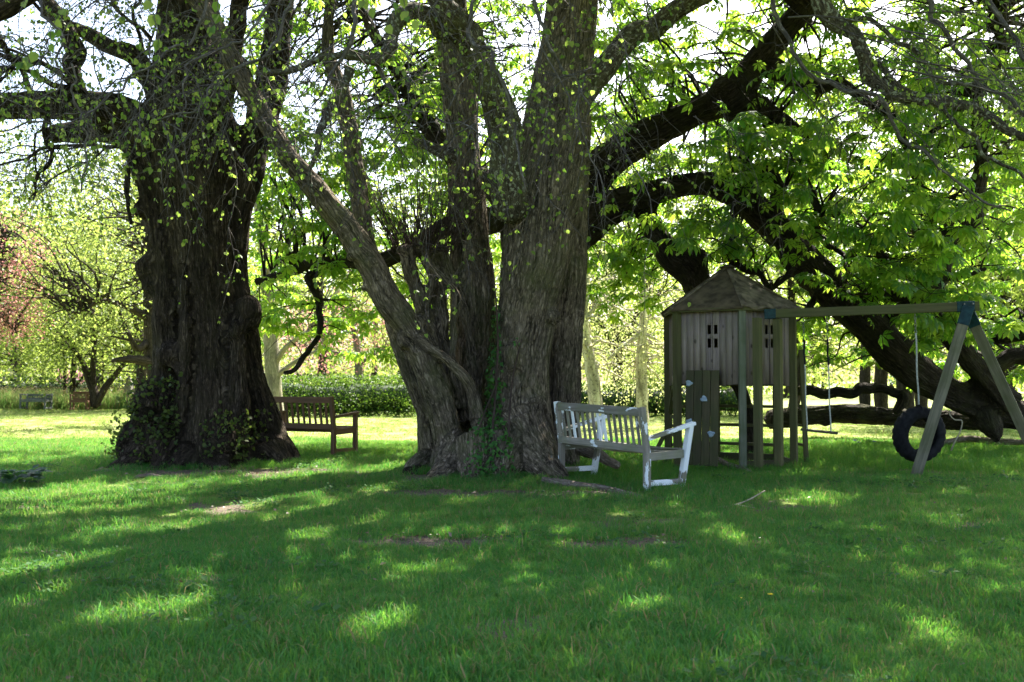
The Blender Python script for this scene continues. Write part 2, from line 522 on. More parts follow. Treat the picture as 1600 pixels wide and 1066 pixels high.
M['dock_leaf'] = leaf_mat('dock_leaf', (.02, .06, .025), (.05, .10, .05), (.05, .14, .03), (.09, .2, .05), .3, .5, .2)
M['grass'] = grass_mat('grass', .16)
M['long_grass'] = grass_mat('long_grass', .05, (.028, .14, .024), (.07, .20, .034), (.10, .31, .03), (.28, .46, .05))
M['mown'] = grass_mat('mown', .35, (.11, .20, .045), (.21, .27, .08), (.2, .34, .06), (.38, .46, .12))  # lighter copy of the grass: sunlight on the open lawn put into its colour
M['meadow'] = grass_mat('meadow', .35, (.07, .15, .035), (.15, .23, .07), (.14, .30, .05), (.30, .42, .12))
M['olive_wood'] = wood_mat('olive_wood', (.055, .053, .02), (.14, .125, .055), stain=(.07, .08, .024), stain_amt=.6)
M['grey_plank'] = wood_mat('grey_plank', (.15, .115, .10), (.33, .265, .24), stain=(.17, .155, .09), stain_amt=.5, knots=True)
M['pale_post'] = wood_mat('pale_post', (.10, .11, .075), (.19, .195, .14), stain=(.07, .095, .035), stain_amt=.6)
M['leg_wood'] = wood_mat('leg_wood', (.07, .065, .045), (.20, .18, .125), stain=(.07, .078, .03), stain_amt=.6)
M['board_wood'] = wood_mat('board_wood', (.04, .036, .018), (.09, .075, .04), stain=(.045, .058, .016), stain_amt=.6)
M['brown_wood'] = wood_mat('brown_wood', (.105, .054, .028), (.21, .115, .064), stain=(.12, .09, .06), stain_amt=.4)
M['weathered'] = wood_mat('weathered', (.15, .13, .115), (.30, .27, .24), stain=(.15, .17, .08), stain_amt=.55, paint=(.78, .80, .82), paint_lo=.62)
M['peeling'] = wood_mat('peeling', (.16, .14, .12), (.32, .28, .25), stain=(.15, .17, .08), stain_amt=.5, paint=(.78, .80, .82), paint_lo=.50)
M['peeling_leg'] = wood_mat('peeling_leg', (.13, .115, .10), (.30, .26, .23), stain=(.13, .15, .06), stain_amt=.5, paint=(.76, .78, .80), paint_lo=.43)
M['white_paint'] = wood_mat('white_paint', (.16, .14, .12), (.32, .28, .25), paint=(.80, .82, .84), paint_lo=.36)
M['roof_felt'] = plain_mat('roof_felt', (.045, .034, .02), .95, 0, (.13, .098, .058), 7, 1.0)
M['roof_felt_pale'] = plain_mat('roof_felt_pale', (.05, .04, .025), .9, 0, (.21, .165, .11), 8, .8)
M['teal'] = plain_mat('teal', (.006, .022, .026), .45, .2, (.012, .045, .05), 20, .1)
M['rubber'] = plain_mat('rubber', (.006, .006, .007), .92, 0, (.018, .018, .021), 16, .3)
M['rope'] = plain_mat('rope', (.30, .30, .26), .9, 0, (.5, .5, .46), 60, .4)
M['chain'] = plain_mat('chain', (.10, .10, .10), .45, .9, (.2, .2, .2), 40, .1)
M['hold'] = plain_mat('hold', (.20, .27, .33), .55, 0, (.42, .48, .52), 18, .5)
M['stone'] = plain_mat('stone', (.14, .13, .11), .9, 0, (.26, .25, .21), 8, .5)
M['dead_wood'] = bark_mat('dead_wood', (.10, .08, .06), (.24, .20, .16), (.40, .36, .30), sc=14, bump=.6)
M['pale_stick'] = bark_mat('pale_stick', (.26, .22, .16), (.42, .37, .28), (.56, .5, .4), sc=16, bump=.4)
M['yellow'] = plain_mat('yellow', (.7, .5, .02), .6)
M['blue'] = plain_mat('blue', (.12, .12, .45), .6, 0, (.25, .25, .65))
M['stem_green'] = plain_mat('stem_green', (.06, .12, .02), .6)
M['grey_paint'] = plain_mat('grey_paint', (.10, .11, .105), .8)

# ------------------------------------------------------------------ leaf templates
def leaf_template(kind):
    if kind == 'lime':      # heart shape, folded along the midrib; unit length along +x
        v = np.array([[0, 0, 0], [.12, .36, .05], [.55, .38, .07], [1, 0, -.06], [.55, -.38, .07], [.12, -.36, .05], [.5, 0, -.01]])
        return v, [np.array([[0, 6, 2, 1], [6, 3, 2, 2 if False else 6]])[:1], np.array([[6, 3, 2], [6, 4, 3]]), np.array([[0, 5, 4, 6]])]
    if kind == 'card':      # two quads folded
        v = np.array([[0, 0, 0], [.5, .34, .08], [1, 0, -.05], [.5, -.34, .08]])
        return v, [np.array([[0, 2, 1], [0, 3, 2]])]
    if kind == 'ivy':
        v = np.array([[0, 0, 0], [.2, .42, -.04], [.5, .2, .02], [1, 0, -.05], [.5, -.2, .02], [.2, -.42, -.04]])
        return v, [np.array([[0, 2, 1], [0, 3, 2], [0, 4, 3], [0, 5, 4]])]
    if kind == 'chestnut':  # seven drooping leaflets from one point, leaf lies in the x-y plane
        V, T = [], []
        for k, (a, l) in enumerate(((0, 1), (42, .96), (-42, .95), (84, .8), (-84, .82), (128, .55), (-128, .57))):
            a = math.radians(a)
            w = .19 * l
            prof = [(0.02, 0, 0), (.35 * l, w * .5, -.02), (.68 * l, w, -.13 * l), (1.0 * l, 0, -.42 * l), (.68 * l, -w, -.13 * l), (.35 * l, -w * .5, -.02), (.4 * l, 0, .0), (.72 * l, 0, -.09 * l)]
            b = len(V)
            for (x, y, z) in prof:
                V.append((x * math.cos(a) - y * math.sin(a), x * math.sin(a) + y * math.cos(a), z))
            T += [(b, b + 6, b + 1), (b + 1, b + 6, b + 7), (b + 1, b + 7, b + 2), (b + 2, b + 7, b + 3),
                  (b, b + 5, b + 6), (b + 5, b + 7, b + 6), (b + 5, b + 4, b + 7), (b + 4, b + 3, b + 7)]
        return np.array(V), [np.array(T)]
    if kind == 'chestnut_far':
        V, T = [], []
        for (a, l) in ((0, 1), (50, .95), (-50, .95), (105, .7), (-105, .7)):
            a = math.radians(a)
            b = len(V)
            w = .22 * l
            for (x, y, z) in ((0, 0, 0), (.62 * l, w, -.12 * l), (1.0 * l, 0, -.4 * l), (.62 * l, -w, -.12 * l)):
                V.append((x * math.cos(a) - y * math.sin(a), x * math.sin(a) + y * math.cos(a), z))
            T += [(b, b + 2, b + 1), (b, b + 3, b + 2)]
        return np.array(V), [np.array(T)]

TPL = {k: leaf_template(k) for k in ('lime', 'card', 'ivy', 'chestnut', 'chestnut_far')}

def rotmats(axis, nrm):
    x = norm(axis)
    z = nrm - (nrm * x).sum(1, keepdims=True) * x
    z = norm(z)
    y = np.cross(z, x)
    return np.stack([x, y, z], 1)          # rows: local axes in world

class Leaves:
    def __init__(self, kind):
        self.kind = kind; self.p, self.R, self.s, self.t = [], [], [], []
    def add(self, pos, axis, nrm, size, tint=None):
        pos = np.asarray(pos, float)
        if len(pos) == 0: return
        self.p.append(pos); self.R.append(rotmats(axis, nrm)); self.s.append(np.broadcast_to(size, len(pos)).astype(float))
        self.t.append(RNG.random(len(pos)) if tint is None else np.asarray(tint))
    def cat(self):
        return np.vstack(self.p), np.concatenate(self.R), np.concatenate(self.s), np.concatenate(self.t)
    def filter(self, keep):
        p, R, s, t = self.cat()
        self.p, self.R, self.s, self.t = [p[keep]], [R[keep]], [s[keep]], [t[keep]]
    def geo(self, sel=None):
        p, R, s, t = self.cat()
        if sel is not None: p, R, s, t = p[sel], R[sel], s[sel], t[sel]
        v, polys = TPL[self.kind]
        k = len(v)
        W = np.einsum('kj,njc->nkc', v, R) * s[:, None, None] + p[:, None]
        out = []
        off = (np.arange(len(p)) * k)[:, None, None]
        for q in polys:
            out.append((q[None] + off).reshape(-1, q.shape[1]))
        return W.reshape(-1, 3), out, np.repeat(t, k)

def emit_leaves(lv, mat, parent, name='foliage', singles=0, clear=None, near=99):
    """the leaves that show largest become parts of their own, the rest one mass"""
    p, R, s, t = lv.cat()
    n = len(p)
    single = np.zeros(n, bool)
    if singles:
        px, py, d = project(p)
        ok = (px > 4) & (px < 1596) & (py > 4) & (py < 1062) & (d > .5) & (p[:, 1] < near)
        score = np.where(ok, s / d, -1)
        idx = np.argsort(-score)[:singles]
        single[idx[score[idx] > 0]] = True
    loc = np.array(parent.location)
    if (~single).any():
        W, polys, tt = lv.geo(~single)
        wpart(name, (W, polys), mat, parent, smooth=False, kind='stuff', tint=tt)
    if single.any():
        v, polys = TPL[lv.kind]
        me = mesh_np('leaf', v, polys, mat, False, tint=np.zeros(len(v)))
        for i in np.nonzero(single)[0]:
            o = bpy.data.objects.new('leaf', me)
            m4 = np.eye(4)
            m4[:3, :3] = R[i].T * s[i]
            m4[:3, 3] = p[i] - loc
            o.parent = parent
            o.matrix_local = Matrix(m4.tolist())
            COL.objects.link(o)

def rnd_unit(n):
    return norm(RNG.normal(size=(n, 3)))

def inside_any(px, py, rects):
    k = np.zeros(len(px), bool)
    for (a, b, c, d) in rects:
        k |= (px > a) & (px < c) & (py > b) & (py < d)
    return k

# gaps cut into the crowns to shape sun patches on the lawn (x, y, half length along the sun's run, half width)
GAPS = []
def set_gaps():
    for (px, py, a, b) in ((135, 772, .7, .35), (100, 792, .7, .4), (400, 786, .6, .4), (490, 810, .8, .5), (200, 836, .9, .35), (345, 846, .8, .4), (450, 842, .5, .35), (390, 886, .55, .22),
                           (50, 870, .9, .3), (60, 940, .6, .3), (220, 968, .4, .2), (360, 968, .38, .14), (545, 1000, .34, .16), (420, 935, .32, .12), (10, 900, .5, .3), (150, 915, .3, .15),
                           (990, 957, .22, .13), (1475, 990, .3, .14), (1275, 775, .7, .35), (945, 800, .25, .16), (1120, 830, .3, .14), (1525, 765, .7, .4), (1145, 852, .25, .1), (620, 905, .3, .12),
                           (1330, 735, 1.2, .6), (1450, 715, 1.2, .7), (1560, 720, 1.0, .6), (600, 735, .8, .35), (60, 745, 1.0, .6), (110, 715, 1.6, 1.0), (480, 735, .8, .3), (40, 700, 2, 1.5), (1200, 725, .4, .2), (1010, 690, 1.5, .7), (560, 700, 1.5, .8)):
        p = ground_at(px, py); GAPS.append((p[0], p[1], a, b))
def sun_gap(P):
    """True for the leaves that a gap leaves out"""
    if not GAPS: set_gaps()
    t = P[:, 2] / math.tan(SUN_EL)
    gxs = P[:, 0] - t * math.sin(SUN_AZ); gys = P[:, 1] - t * math.cos(SUN_AZ)
    n = vnoise(np.stack([gxs * 2.2, gys * 1.6, gxs * 0], 1), 77)
    k = np.zeros(len(P), bool)
    ca, sa = math.cos(SUN_AZ), math.sin(SUN_AZ)
    for (x, y, a, b) in GAPS:
        u = (gxs - x) * sa + (gys - y) * ca; v = (gxs - x) * ca - (gys - y) * sa
        k |= (u / (a * 1.2)) ** 2 + (v / (b * 1.2)) ** 2 < 1 + 1.0 * n
    return k & (RNG.random(len(P)) < .97) & (P[:, 2] > 3.5)

# ------------------------------------------------------------------ organic trunks
def organic(tubes, voxel=.025, smooth=3, big=.05, fine=.012, seed=0, blobs=(), inset=.012):
    """several stems (N,4) fused into one skin, with fluting and bark ridges along each stem"""
    g = Geo()
    for T in tubes: g.tube(T, 20)
    axes = np.vstack(tubes)
    for (c, r, sc) in blobs:
        gap = (np.linalg.norm(axes[:, :3] - c, axis=1) - axes[:, 3]).min()
        if gap > .35 * r: continue          # only burls that sit on a stem
        th = np.linspace(0, math.pi, 9)[1:-1]
        P = np.stack([np.full(7, c[0]), np.full(7, c[1]), c[2] - np.cos(th) * r * sc, np.sin(th) * r], 1)
        g.tube(P, 14)
    v, p, b = g.arrays()
    me = mesh_np('tmp', v, p, None)
    o = bpy.data.objects.new('tmp', me); COL.objects.link(o)
    md = o.modifiers.new('r', 'REMESH'); md.mode = 'VOXEL'; md.voxel_size = voxel
    if smooth:
        ms = o.modifiers.new('s', 'SMOOTH'); ms.factor = .5; ms.iterations = smooth
    dg = bpy.context.evaluated_depsgraph_get()
    me2 = bpy.data.meshes.new_from_object(o.evaluated_get(dg))
    n = len(me2.vertices)
    co = np.zeros(n * 3); me2.vertices.foreach_get('co', co); co = co.reshape(-1, 3)
    no = np.zeros(n * 3); me2.vertices.foreach_get('normal', no); no = no.reshape(-1, 3)
    nl = len(me2.loops)
    li = np.zeros(nl, np.int32); me2.loops.foreach_get('vertex_index', li)
    ls = np.zeros(len(me2.polygons), np.int32); me2.polygons.foreach_get('loop_start', ls)
    lt = np.diff(np.append(ls, nl))
    q = li[(ls[lt == 4][:, None] + np.arange(4))]
    t3 = li[(ls[lt == 3][:, None] + np.arange(3))]
    bpy.data.objects.remove(o); bpy.data.meshes.remove(me); bpy.data.meshes.remove(me2)
    C, R_, TT, E1, E2, S = [], [], [], [], [], []
    for k, Tb in enumerate(tubes):
        T, e1, e2, s = frames(Tb)
        C.append(Tb[:, :3]); R_.append(Tb[:, 3]); TT.append(T); E1.append(e1); E2.append(e2); S.append(s + k * 3.7)
    C, R_, TT, E1, E2, S = map(np.concatenate, (C, R_, TT, E1, E2, S))
    loc = np.zeros_like(co)
    for a in range(0, n, 8000):
        d = np.linalg.norm(co[a:a + 8000, None] - C[None], axis=2) - R_[None]
        i = d.argmin(1)
        w = co[a:a + 8000] - C[i]
        loc[a:a + 8000] = np.stack([(w * E1[i]).sum(1), (w * E2[i]).sum(1), S[i] + (w * TT[i]).sum(1)], 1)
    h = big * fbm(loc * np.array([3.0, 3.0, .5]), seed, 3)
    h += big * .5 * fbm(co * 2.2, seed + 5, 3)
    rd = fbm(loc * np.array([12., 12., 1.5]) + .5 * fbm(loc * 3, seed + 30, 2)[:, None], seed + 9, 2)
    h += fine * (1 - np.abs(rd) * 2)
    h -= np.median(h) + inset
    co = co + no * h[:, None]
    polys = [x for x in (q, t3) if len(x)]
    return co, polys, loc, no

def trunk_part(name, data, mat, parent, label=None):
    co, polys, loc, no = data
    v = co - np.array(parent.location)
    o = bpy.data.objects.new(name, mesh_np(name, v, polys, mat, True, loc))
    link(o, parent)
    if label: o['label'] = label
    return o

# ------------------------------------------------------------------ ground
def seg(a, b, n): return np.linspace(a, b, n, endpoint=False)
gx = np.concatenate([seg(-900, -100, 8), seg(-100, -12, 40), seg(-12, 12, 200), seg(12, 100, 40), np.linspace(100, 900, 9)])
gy = np.concatenate([seg(-400, -20, 6), seg(-20, 2, 16), seg(2, 20, 150), seg(20, 70, 70), seg(70, 200, 14), np.linspace(200, 1500, 10)])
GX, GY = np.meshgrid(gx, gy)
xx, yy = GX.ravel(), GY.ravel()
zz = gz(xx, yy)

DIRT = []       # bare earth: (x, y, rx, ry, strength)
for (px, py, rx, ry, s) in ((690, 852, .8, .30, 1.0), (600, 845, .55, .25, .9), (985, 852, .8, .3, .95), (800, 850, .6, .18, .6), (850, 800, .9, .2, .5), (1060, 848, .3, .12, .6),
                            (890, 772, .9, .40, .95), (760, 772, 1.1, .42, .95), (640, 745, .9, .25, .8), (1010, 780, .8, .2, .7), (1190, 787, .3, .12, .6),
                            (330, 738, 1.3, .5, .95), (240, 745, .35, .12, .8), (400, 742, .5, .15, .8), (560, 722, .7, .2, .5),
                            (1140, 725, .8, .3, .6), (190, 735, .35, .25, .8), (380, 870, .3, .12, .5), (285, 800, .3, .1, .4), (90, 870, .2, .1, .4)):
    p = ground_at(px, py)
    DIRT.append((p[0], p[1], rx, ry, s))

def dirt(x, y):
    x = np.asarray(x, float); y = np.asarray(y, float)
    k = np.zeros_like(x)
    n = fbm(np.stack([x * 2.2, y * 3.0, x * 0], 1), 21, 3)
    for (cx, cy, rx, ry, s) in DIRT:
        e = ((x - cx) / rx) ** 2 + ((y - cy) / ry) ** 2
        k = np.maximum(k, s * np.clip(1.5 - e + .8 * n, 0, 1))
    n2 = fbm(np.stack([x * 1.1, y * 1.7, x * 0], 1), 61, 4)
    k = np.maximum(k, .75 * np.clip((n2 - .62) * 4, 0, 1) * (y < 13.5))
    return k

ii = np.arange(len(gy) - 1)[:, None] * len(gx)
jj = np.arange(len(gx) - 1)[None]
quads = np.stack([ii + jj, ii + jj + 1, ii + jj + 1 + len(gx), ii + jj + len(gx)], 2).reshape(-1, 4)

def lawn_mat():
    m, nt, N, L = new_mat('lawn')
    g = N('ShaderNodeNewGeometry')
    a = N('ShaderNodeAttribute'); a.attribute_name = 'tint'
    n1 = N('ShaderNodeTexNoise'); n1.inputs['Scale'].default_value = .35; n1.inputs['Detail'].default_value = 6
    n2 = N('ShaderNodeTexNoise'); n2.inputs['Scale'].default_value = 9; n2.inputs['Detail'].default_value = 8; n2.inputs['Roughness'].default_value = .7
    n3 = N('ShaderNodeTexNoise'); n3.inputs['Scale'].default_value = 70; n3.inputs['Detail'].default_value = 5
    for n in (n1, n2, n3): L(g.outputs['Position'], n.inputs['Vector'])
    f = mathn(N, L, 'ADD', mathn(N, L, 'MULTIPLY', n1.outputs['Fac'], .6), mathn(N, L, 'MULTIPLY', n2.outputs['Fac'], .5))
    cr = ramp(N, [(.35, (.06, .11, .02)), (.55, (.12, .165, .035)), (.75, (.20, .22, .06))]); L(f, cr.inputs[0])
    er = ramp(N, [(.3, (.055, .042, .03)), (.7, (.17, .135, .10))]); L(n3.outputs['Fac'], er.inputs[0])
    sm = mathn(N, L, 'ADD', a.outputs['Fac'], mathn(N, L, 'MULTIPLY', mathn(N, L, 'SUBTRACT', n2.outputs['Fac'], .5), 1.2))
    dm = ramp(N, [(.38, (0, 0, 0)), (.6, (1, 1, 1))]); L(sm, dm.inputs[0])
    fo = N('ShaderNodeAttribute'); fo.attribute_name = 'open'      # the open lawn is mown short; its sunlight is painted in as paler colour
    c2 = ramp(N, [(.35, (.15, .20, .05)), (.55, (.23, .265, .085)), (.75, (.31, .32, .12))]); L(f, c2.inputs[0])
    base = mixc(N, L, fo.outputs['Fac'], cr.outputs[0], c2.outputs[0])
    col = mixc(N, L, dm.outputs[0], base, er.outputs[0])
    p = N('ShaderNodeBsdfPrincipled'); p.inputs['Roughness'].default_value = .95; p.inputs['Specular IOR Level'].default_value = .1
    L(col, p.inputs['Base Color'])
    bp = N('ShaderNodeBump'); bp.inputs['Strength'].default_value = .6; bp.inputs['Distance'].default_value = .04
    L(n3.outputs['Fac'], bp.inputs['Height']); L(bp.outputs[0], p.inputs['Normal'])
    o = N('ShaderNodeOutputMaterial'); L(p.outputs[0], o.inputs[0])
    return m
M['lawn'] = lawn_mat()
lawn = bpy.data.objects.new('lawn', mesh_np('lawn', np.stack([xx, yy, zz], 1), [quads], M['lawn'], True, tint=dirt(xx, yy)))
fa = lawn.data.attributes.new('open', 'FLOAT', 'POINT'); fa.data.foreach_set('value', np.clip((yy - 17) / 4, 0, 1).astype(np.float32))
link(lawn); tag(lawn, 'wide mown green lawn with worn earth patches under the trees', kind='structure')

# ------------------------------------------------------------------ grass (instanced tufts)
def tuft_mesh(name, n, rad, h, w, lean, mat, segs=2, head=0):
    V, Q, T, tint = [], [], [], []
    for _ in range(n):
        r = rad * math.sqrt(random.random()); a = random.uniform(0, 6.283)
        x, y = r * math.cos(a), r * math.sin(a)
        hh = h * random.uniform(.45, 1.15)
        ww = w * random.uniform(.6, 1.3)
        b = random.uniform(0, 6.283)
        dx, dy = math.cos(b), math.sin(b)
        la = random.uniform(0, 6.283); lm = hh * lean * random.uniform(.2, 1.5)
        lx, ly = math.cos(la) * lm, math.sin(la) * lm
        i = len(V)
        tt = random.random()
        V += [(x - dx * ww / 2, y - dy * ww / 2, -.01), (x + dx * ww / 2, y + dy * ww / 2, -.01),
              (x + lx * .35 - dx * ww * .4, y + ly * .35 - dy * ww * .4, hh * .6), (x + lx * .35 + dx * ww * .4, y + ly * .35 + dy * ww * .4, hh * .6),
              (x + lx, y + ly, hh * (1 - .25 * min(1, lean)))]
        Q.append((i, i + 1, i + 3, i + 2)); T.append((i + 2, i + 3, i + 4))
        tint += [tt] * 5
        if head and random.random() < head:
            j = len(V); c = V[i + 4]; s = .018
            for k in range(4):
                V.append((c[0] + s * random.uniform(-2, 2), c[1] + s * random.uniform(-2, 2), c[2] + s * random.uniform(-1, 1)))
            T += [(j, j + 1, j + 2), (j, j + 2, j + 3)]
            tint += [.99] * 4
    return mesh_np(name, np.array(V), [np.array(Q), np.array(T)], mat, False, tint=np.array(tint))

def scatter(name, label, pts, scale, tufts, kind='stuff', tilt=.15):
    src = bpy.data.collections.new(name + '_source')       # not linked to the scene
    for k, me in enumerate(tufts):
        src.objects.link(bpy.data.objects.new(f'{name}_tuft', me))
    n = len(pts)
    me = bpy.data.meshes.new(name)
    me.vertices.add(n)
    me.vertices.foreach_set('co', np.asarray(pts, np.float32).ravel())
    rot = np.stack([RNG.normal(0, tilt, n), RNG.normal(0, tilt, n), RNG.uniform(0, 6.283, n)], 1)
    a = me.attributes.new('rot', 'FLOAT_VECTOR', 'POINT'); a.data.foreach_set('vector', rot.astype(np.float32).ravel())
    a = me.attributes.new('size', 'FLOAT', 'POINT'); a.data.foreach_set('value', np.asarray(scale, np.float32))
    o = link(bpy.data.objects.new(name, me))
    ng = bpy.data.node_groups.new(name, 'GeometryNodeTree')
    ng.interface.new_socket('Geometry', in_out='INPUT', socket_type='NodeSocketGeometry')
    ng.interface.new_socket('Geometry', in_out='OUTPUT', socket_type='NodeSocketGeometry')
    N = ng.nodes.new
    gi, go = N('NodeGroupInput'), N('NodeGroupOutput')
    ip = N('GeometryNodeInstanceOnPoints'); ci = N('GeometryNodeCollectionInfo')
    ci.inputs['Collection'].default_value = src
    ci.inputs['Separate Children'].default_value = True
    ci.inputs['Reset Children'].default_value = True
    ra = N('GeometryNodeInputNamedAttribute'); ra.data_type = 'FLOAT_VECTOR'; ra.inputs[0].default_value = 'rot'
    sa = N('GeometryNodeInputNamedAttribute'); sa.data_type = 'FLOAT'; sa.inputs[0].default_value = 'size'
    er = N('FunctionNodeEulerToRotation')
    L = ng.links.new
    L(gi.outputs[0], ip.inputs['Points']); L(ci.outputs[0], ip.inputs['Instance'])
    ip.inputs['Pick Instance'].default_value = True
    L(ra.outputs[0], er.inputs[0]); L(er.outputs[0], ip.inputs['Rotation'])
    L(sa.outputs[0], ip.inputs['Scale'])
    L(ip.outputs[0], go.inputs[0])
    md = o.modifiers.new('scatter', 'NODES'); md.node_group = ng
    return tag(o, label, 'grass', kind=kind)

def ground_pts(n, d0, d1, margin=1.6, power=1.0):
    d = (RNG.uniform(d0 ** (power + 1), d1 ** (power + 1), n)) ** (1 / (power + 1))
    x = RNG.uniform(-1, 1, n) * (d * 800 / F + margin)
    return x, d

def long_zone(x, y):
    """0..1 where the grass is left long"""
    px, py, _ = project(np.stack([x, y, np.zeros_like(x)], 1))
    n = vnoise(np.stack([x * .9, y * .9, x * 0], 1), 31) * .35
    k = np.clip((x - 3.2) / 1.0, 0, 1) * np.clip((y - 12.6) / .8, 0, 1) * np.clip((19.0 - y) / 1.2, 0, 1)
    k2 = np.clip((x + 4.0) / .5, 0, 1) * np.clip((-.2 - x) / .5, 0, 1) * np.clip((y - 15.0) / .8, 0, 1) * np.clip((19.5 - y) / 1, 0, 1) * .6
    k3 = np.clip((x - .6) / .4, 0, 1) * np.clip((4.2 - x) / .5, 0, 1) * np.clip((y - 11.3) / .5, 0, 1) * np.clip((16 - y) / 1, 0, 1) * .55
    return np.clip(np.maximum(np.maximum(k, k2), k3) * (1 + n), 0, 1)

mtufts = [tuft_mesh('mown_tuft', 60, .16, .03, .008, .9, M['mown']) for _ in range(4)]
tufts = [tuft_mesh('grass_tuft', 72, .10, .046, .0030, .75, M['grass']) for _ in range(7)]
ntufts = [tuft_mesh('near_grass_tuft', 62, .10, .056, .0042, .75, M['grass']) for _ in range(8)]
px_, sc_ = [], []
for (n, d0, d1, s0) in ((11500, 3.0, 8.2, 1.0), (19000, 8.0, 20.0, 1.25)):
    x, y = ground_pts(n, d0, d1)
    dd = dirt(x, y)
    keep = (RNG.random(n) > dd * .97) & (long_zone(x, y) < .75)
    x, y = x[keep], y[keep]
    nn = vnoise(np.stack([x * 1.1, y * 1.1, x * 0], 1), 8)
    px_.append(np.stack([x, y, gz(x, y)], 1)); sc_.append(s0 * RNG.uniform(.7, 1.3, len(x)) * (1 + .3 * nn))
scatter('grass', 'short green lawn grass close under the trees and benches', px_[1], sc_[1], tufts)
scatter('grass', 'fresh green lawn grass in the dappled foreground', px_[0], sc_[0], ntufts)
x, y = ground_pts(9000, 19, 42)
scatter('sun_toned_mown_grass', 'mown grass, coloured paler for sunlight, on the open lawn behind the trees', np.stack([x, y, gz(x, y)], 1), RNG.uniform(.8, 1.5, len(x)), mtufts)
# small broad leaved weeds in the lawn
def weed_mesh(n, rad):
    v, polys = TPL['card']
    lw_ = Leaves('card')
    az = RNG.uniform(0, 6.283, n); rr = RNG.uniform(0, rad, n)
    lw_.add(np.stack([rr * np.cos(az), rr * np.sin(az), RNG.uniform(.02, .05, n)], 1), np.stack([np.cos(az), np.sin(az), RNG.uniform(-.2, .4, n)], 1),
            np.stack([RNG.normal(0, .3, n), RNG.normal(0, .3, n), np.ones(n)], 1), RNG.uniform(.02, .045, n))
    W, p, t = lw_.geo()
    return mesh_np('weed', W, p, M['weed_leaf'], False, tint=t)
x, y = ground_pts(1600, 3.2, 15)
kn = vnoise(np.stack([x * .8, y * .8, x * 0], 1), 91) + .5 * vnoise(np.stack([x * 2.7, y * 2.7, x * 0], 1), 92)
x, y = x[kn > .25], y[kn > .25]
scatter('lawn_weeds', 'patches of small broad leaved weeds among the lawn grass', np.stack([x, y, gz(x, y)], 1), RNG.uniform(.6, 1.3, len(x)), [weed_mesh(26, .13) for _ in range(4)])
ltufts = [tuft_mesh('long_grass_tuft', 34, .13, .19, .006, .85, M['long_grass']) for _ in range(5)]
x, y = ground_pts(15000, 11, 20)
kz = long_zone(x, y)
keep = (RNG.random(len(x)) < kz) & (dirt(x, y) < .5)
x, y, kz = x[keep], y[keep], kz[keep]
# untrimmed fringe against trunks, posts and bench feet
fx, fy = [], []
for (cx, cy, rx, ry, n) in ((-4.15, 14.1, 1.25, .75, 420), (-.05, 12.95, 1.05, .65, 380), (3.09, 14.2, .98, .98, 300), (1.48, 10.95, .1, .1, 22), (1.9, 11.2, .1, .1, 22), (.63, 12.25, .1, .1, 20), (4.95, 12.2, .16, .12, 30)):
    a = RNG.uniform(0, 6.283, n); r = 1 + np.abs(RNG.normal(0, .16, n))
    fx.append(cx + rx * r * np.cos(a)); fy.append(cy + ry * r * np.sin(a))
fx, fy = np.concatenate(fx), np.concatenate(fy)
x, y, kz = np.concatenate([x, fx]), np.concatenate([y, fy]), np.concatenate([kz, RNG.uniform(-.1, .5, len(fx))])
scatter('long_grass', 'uncut longer grass around the play tower and swings', np.stack([x, y, gz(x, y)], 1), RNG.uniform(.5, 1.1, len(x)) * (.45 + .55 * kz), ltufts)
mt = [tuft_mesh('meadow_tuft', 30, .35, .85, .022, .35, M['meadow'], head=.7) for _ in range(4)]
x = RNG.uniform(-30, -3, 3600); y = 41.5 + RNG.random(3600) ** 1.3 * 10
scatter('meadow_grass', 'tall pale flowering meadow strip beyond the far lawn', np.stack([x, y, gz(x, y)], 1), RNG.uniform(.5, 1.1, len(x)), mt)

# ------------------------------------------------------------------ twigs and branches
def droop(start, dirn, length, n, r0, r1, grav=.25, wob=.25):
    P = [np.array(start, float)]
    d = norm(np.array(dirn, float))
    st = length / n
    for i in range(n):
        d = norm(d + RNG.normal(0, wob, 3) + np.array([0, 0, -grav]))
        P.append(P[-1] + d * st)
    P = np.array(P)
    return np.column_stack([P, np.linspace(r0, r1, n + 1)])

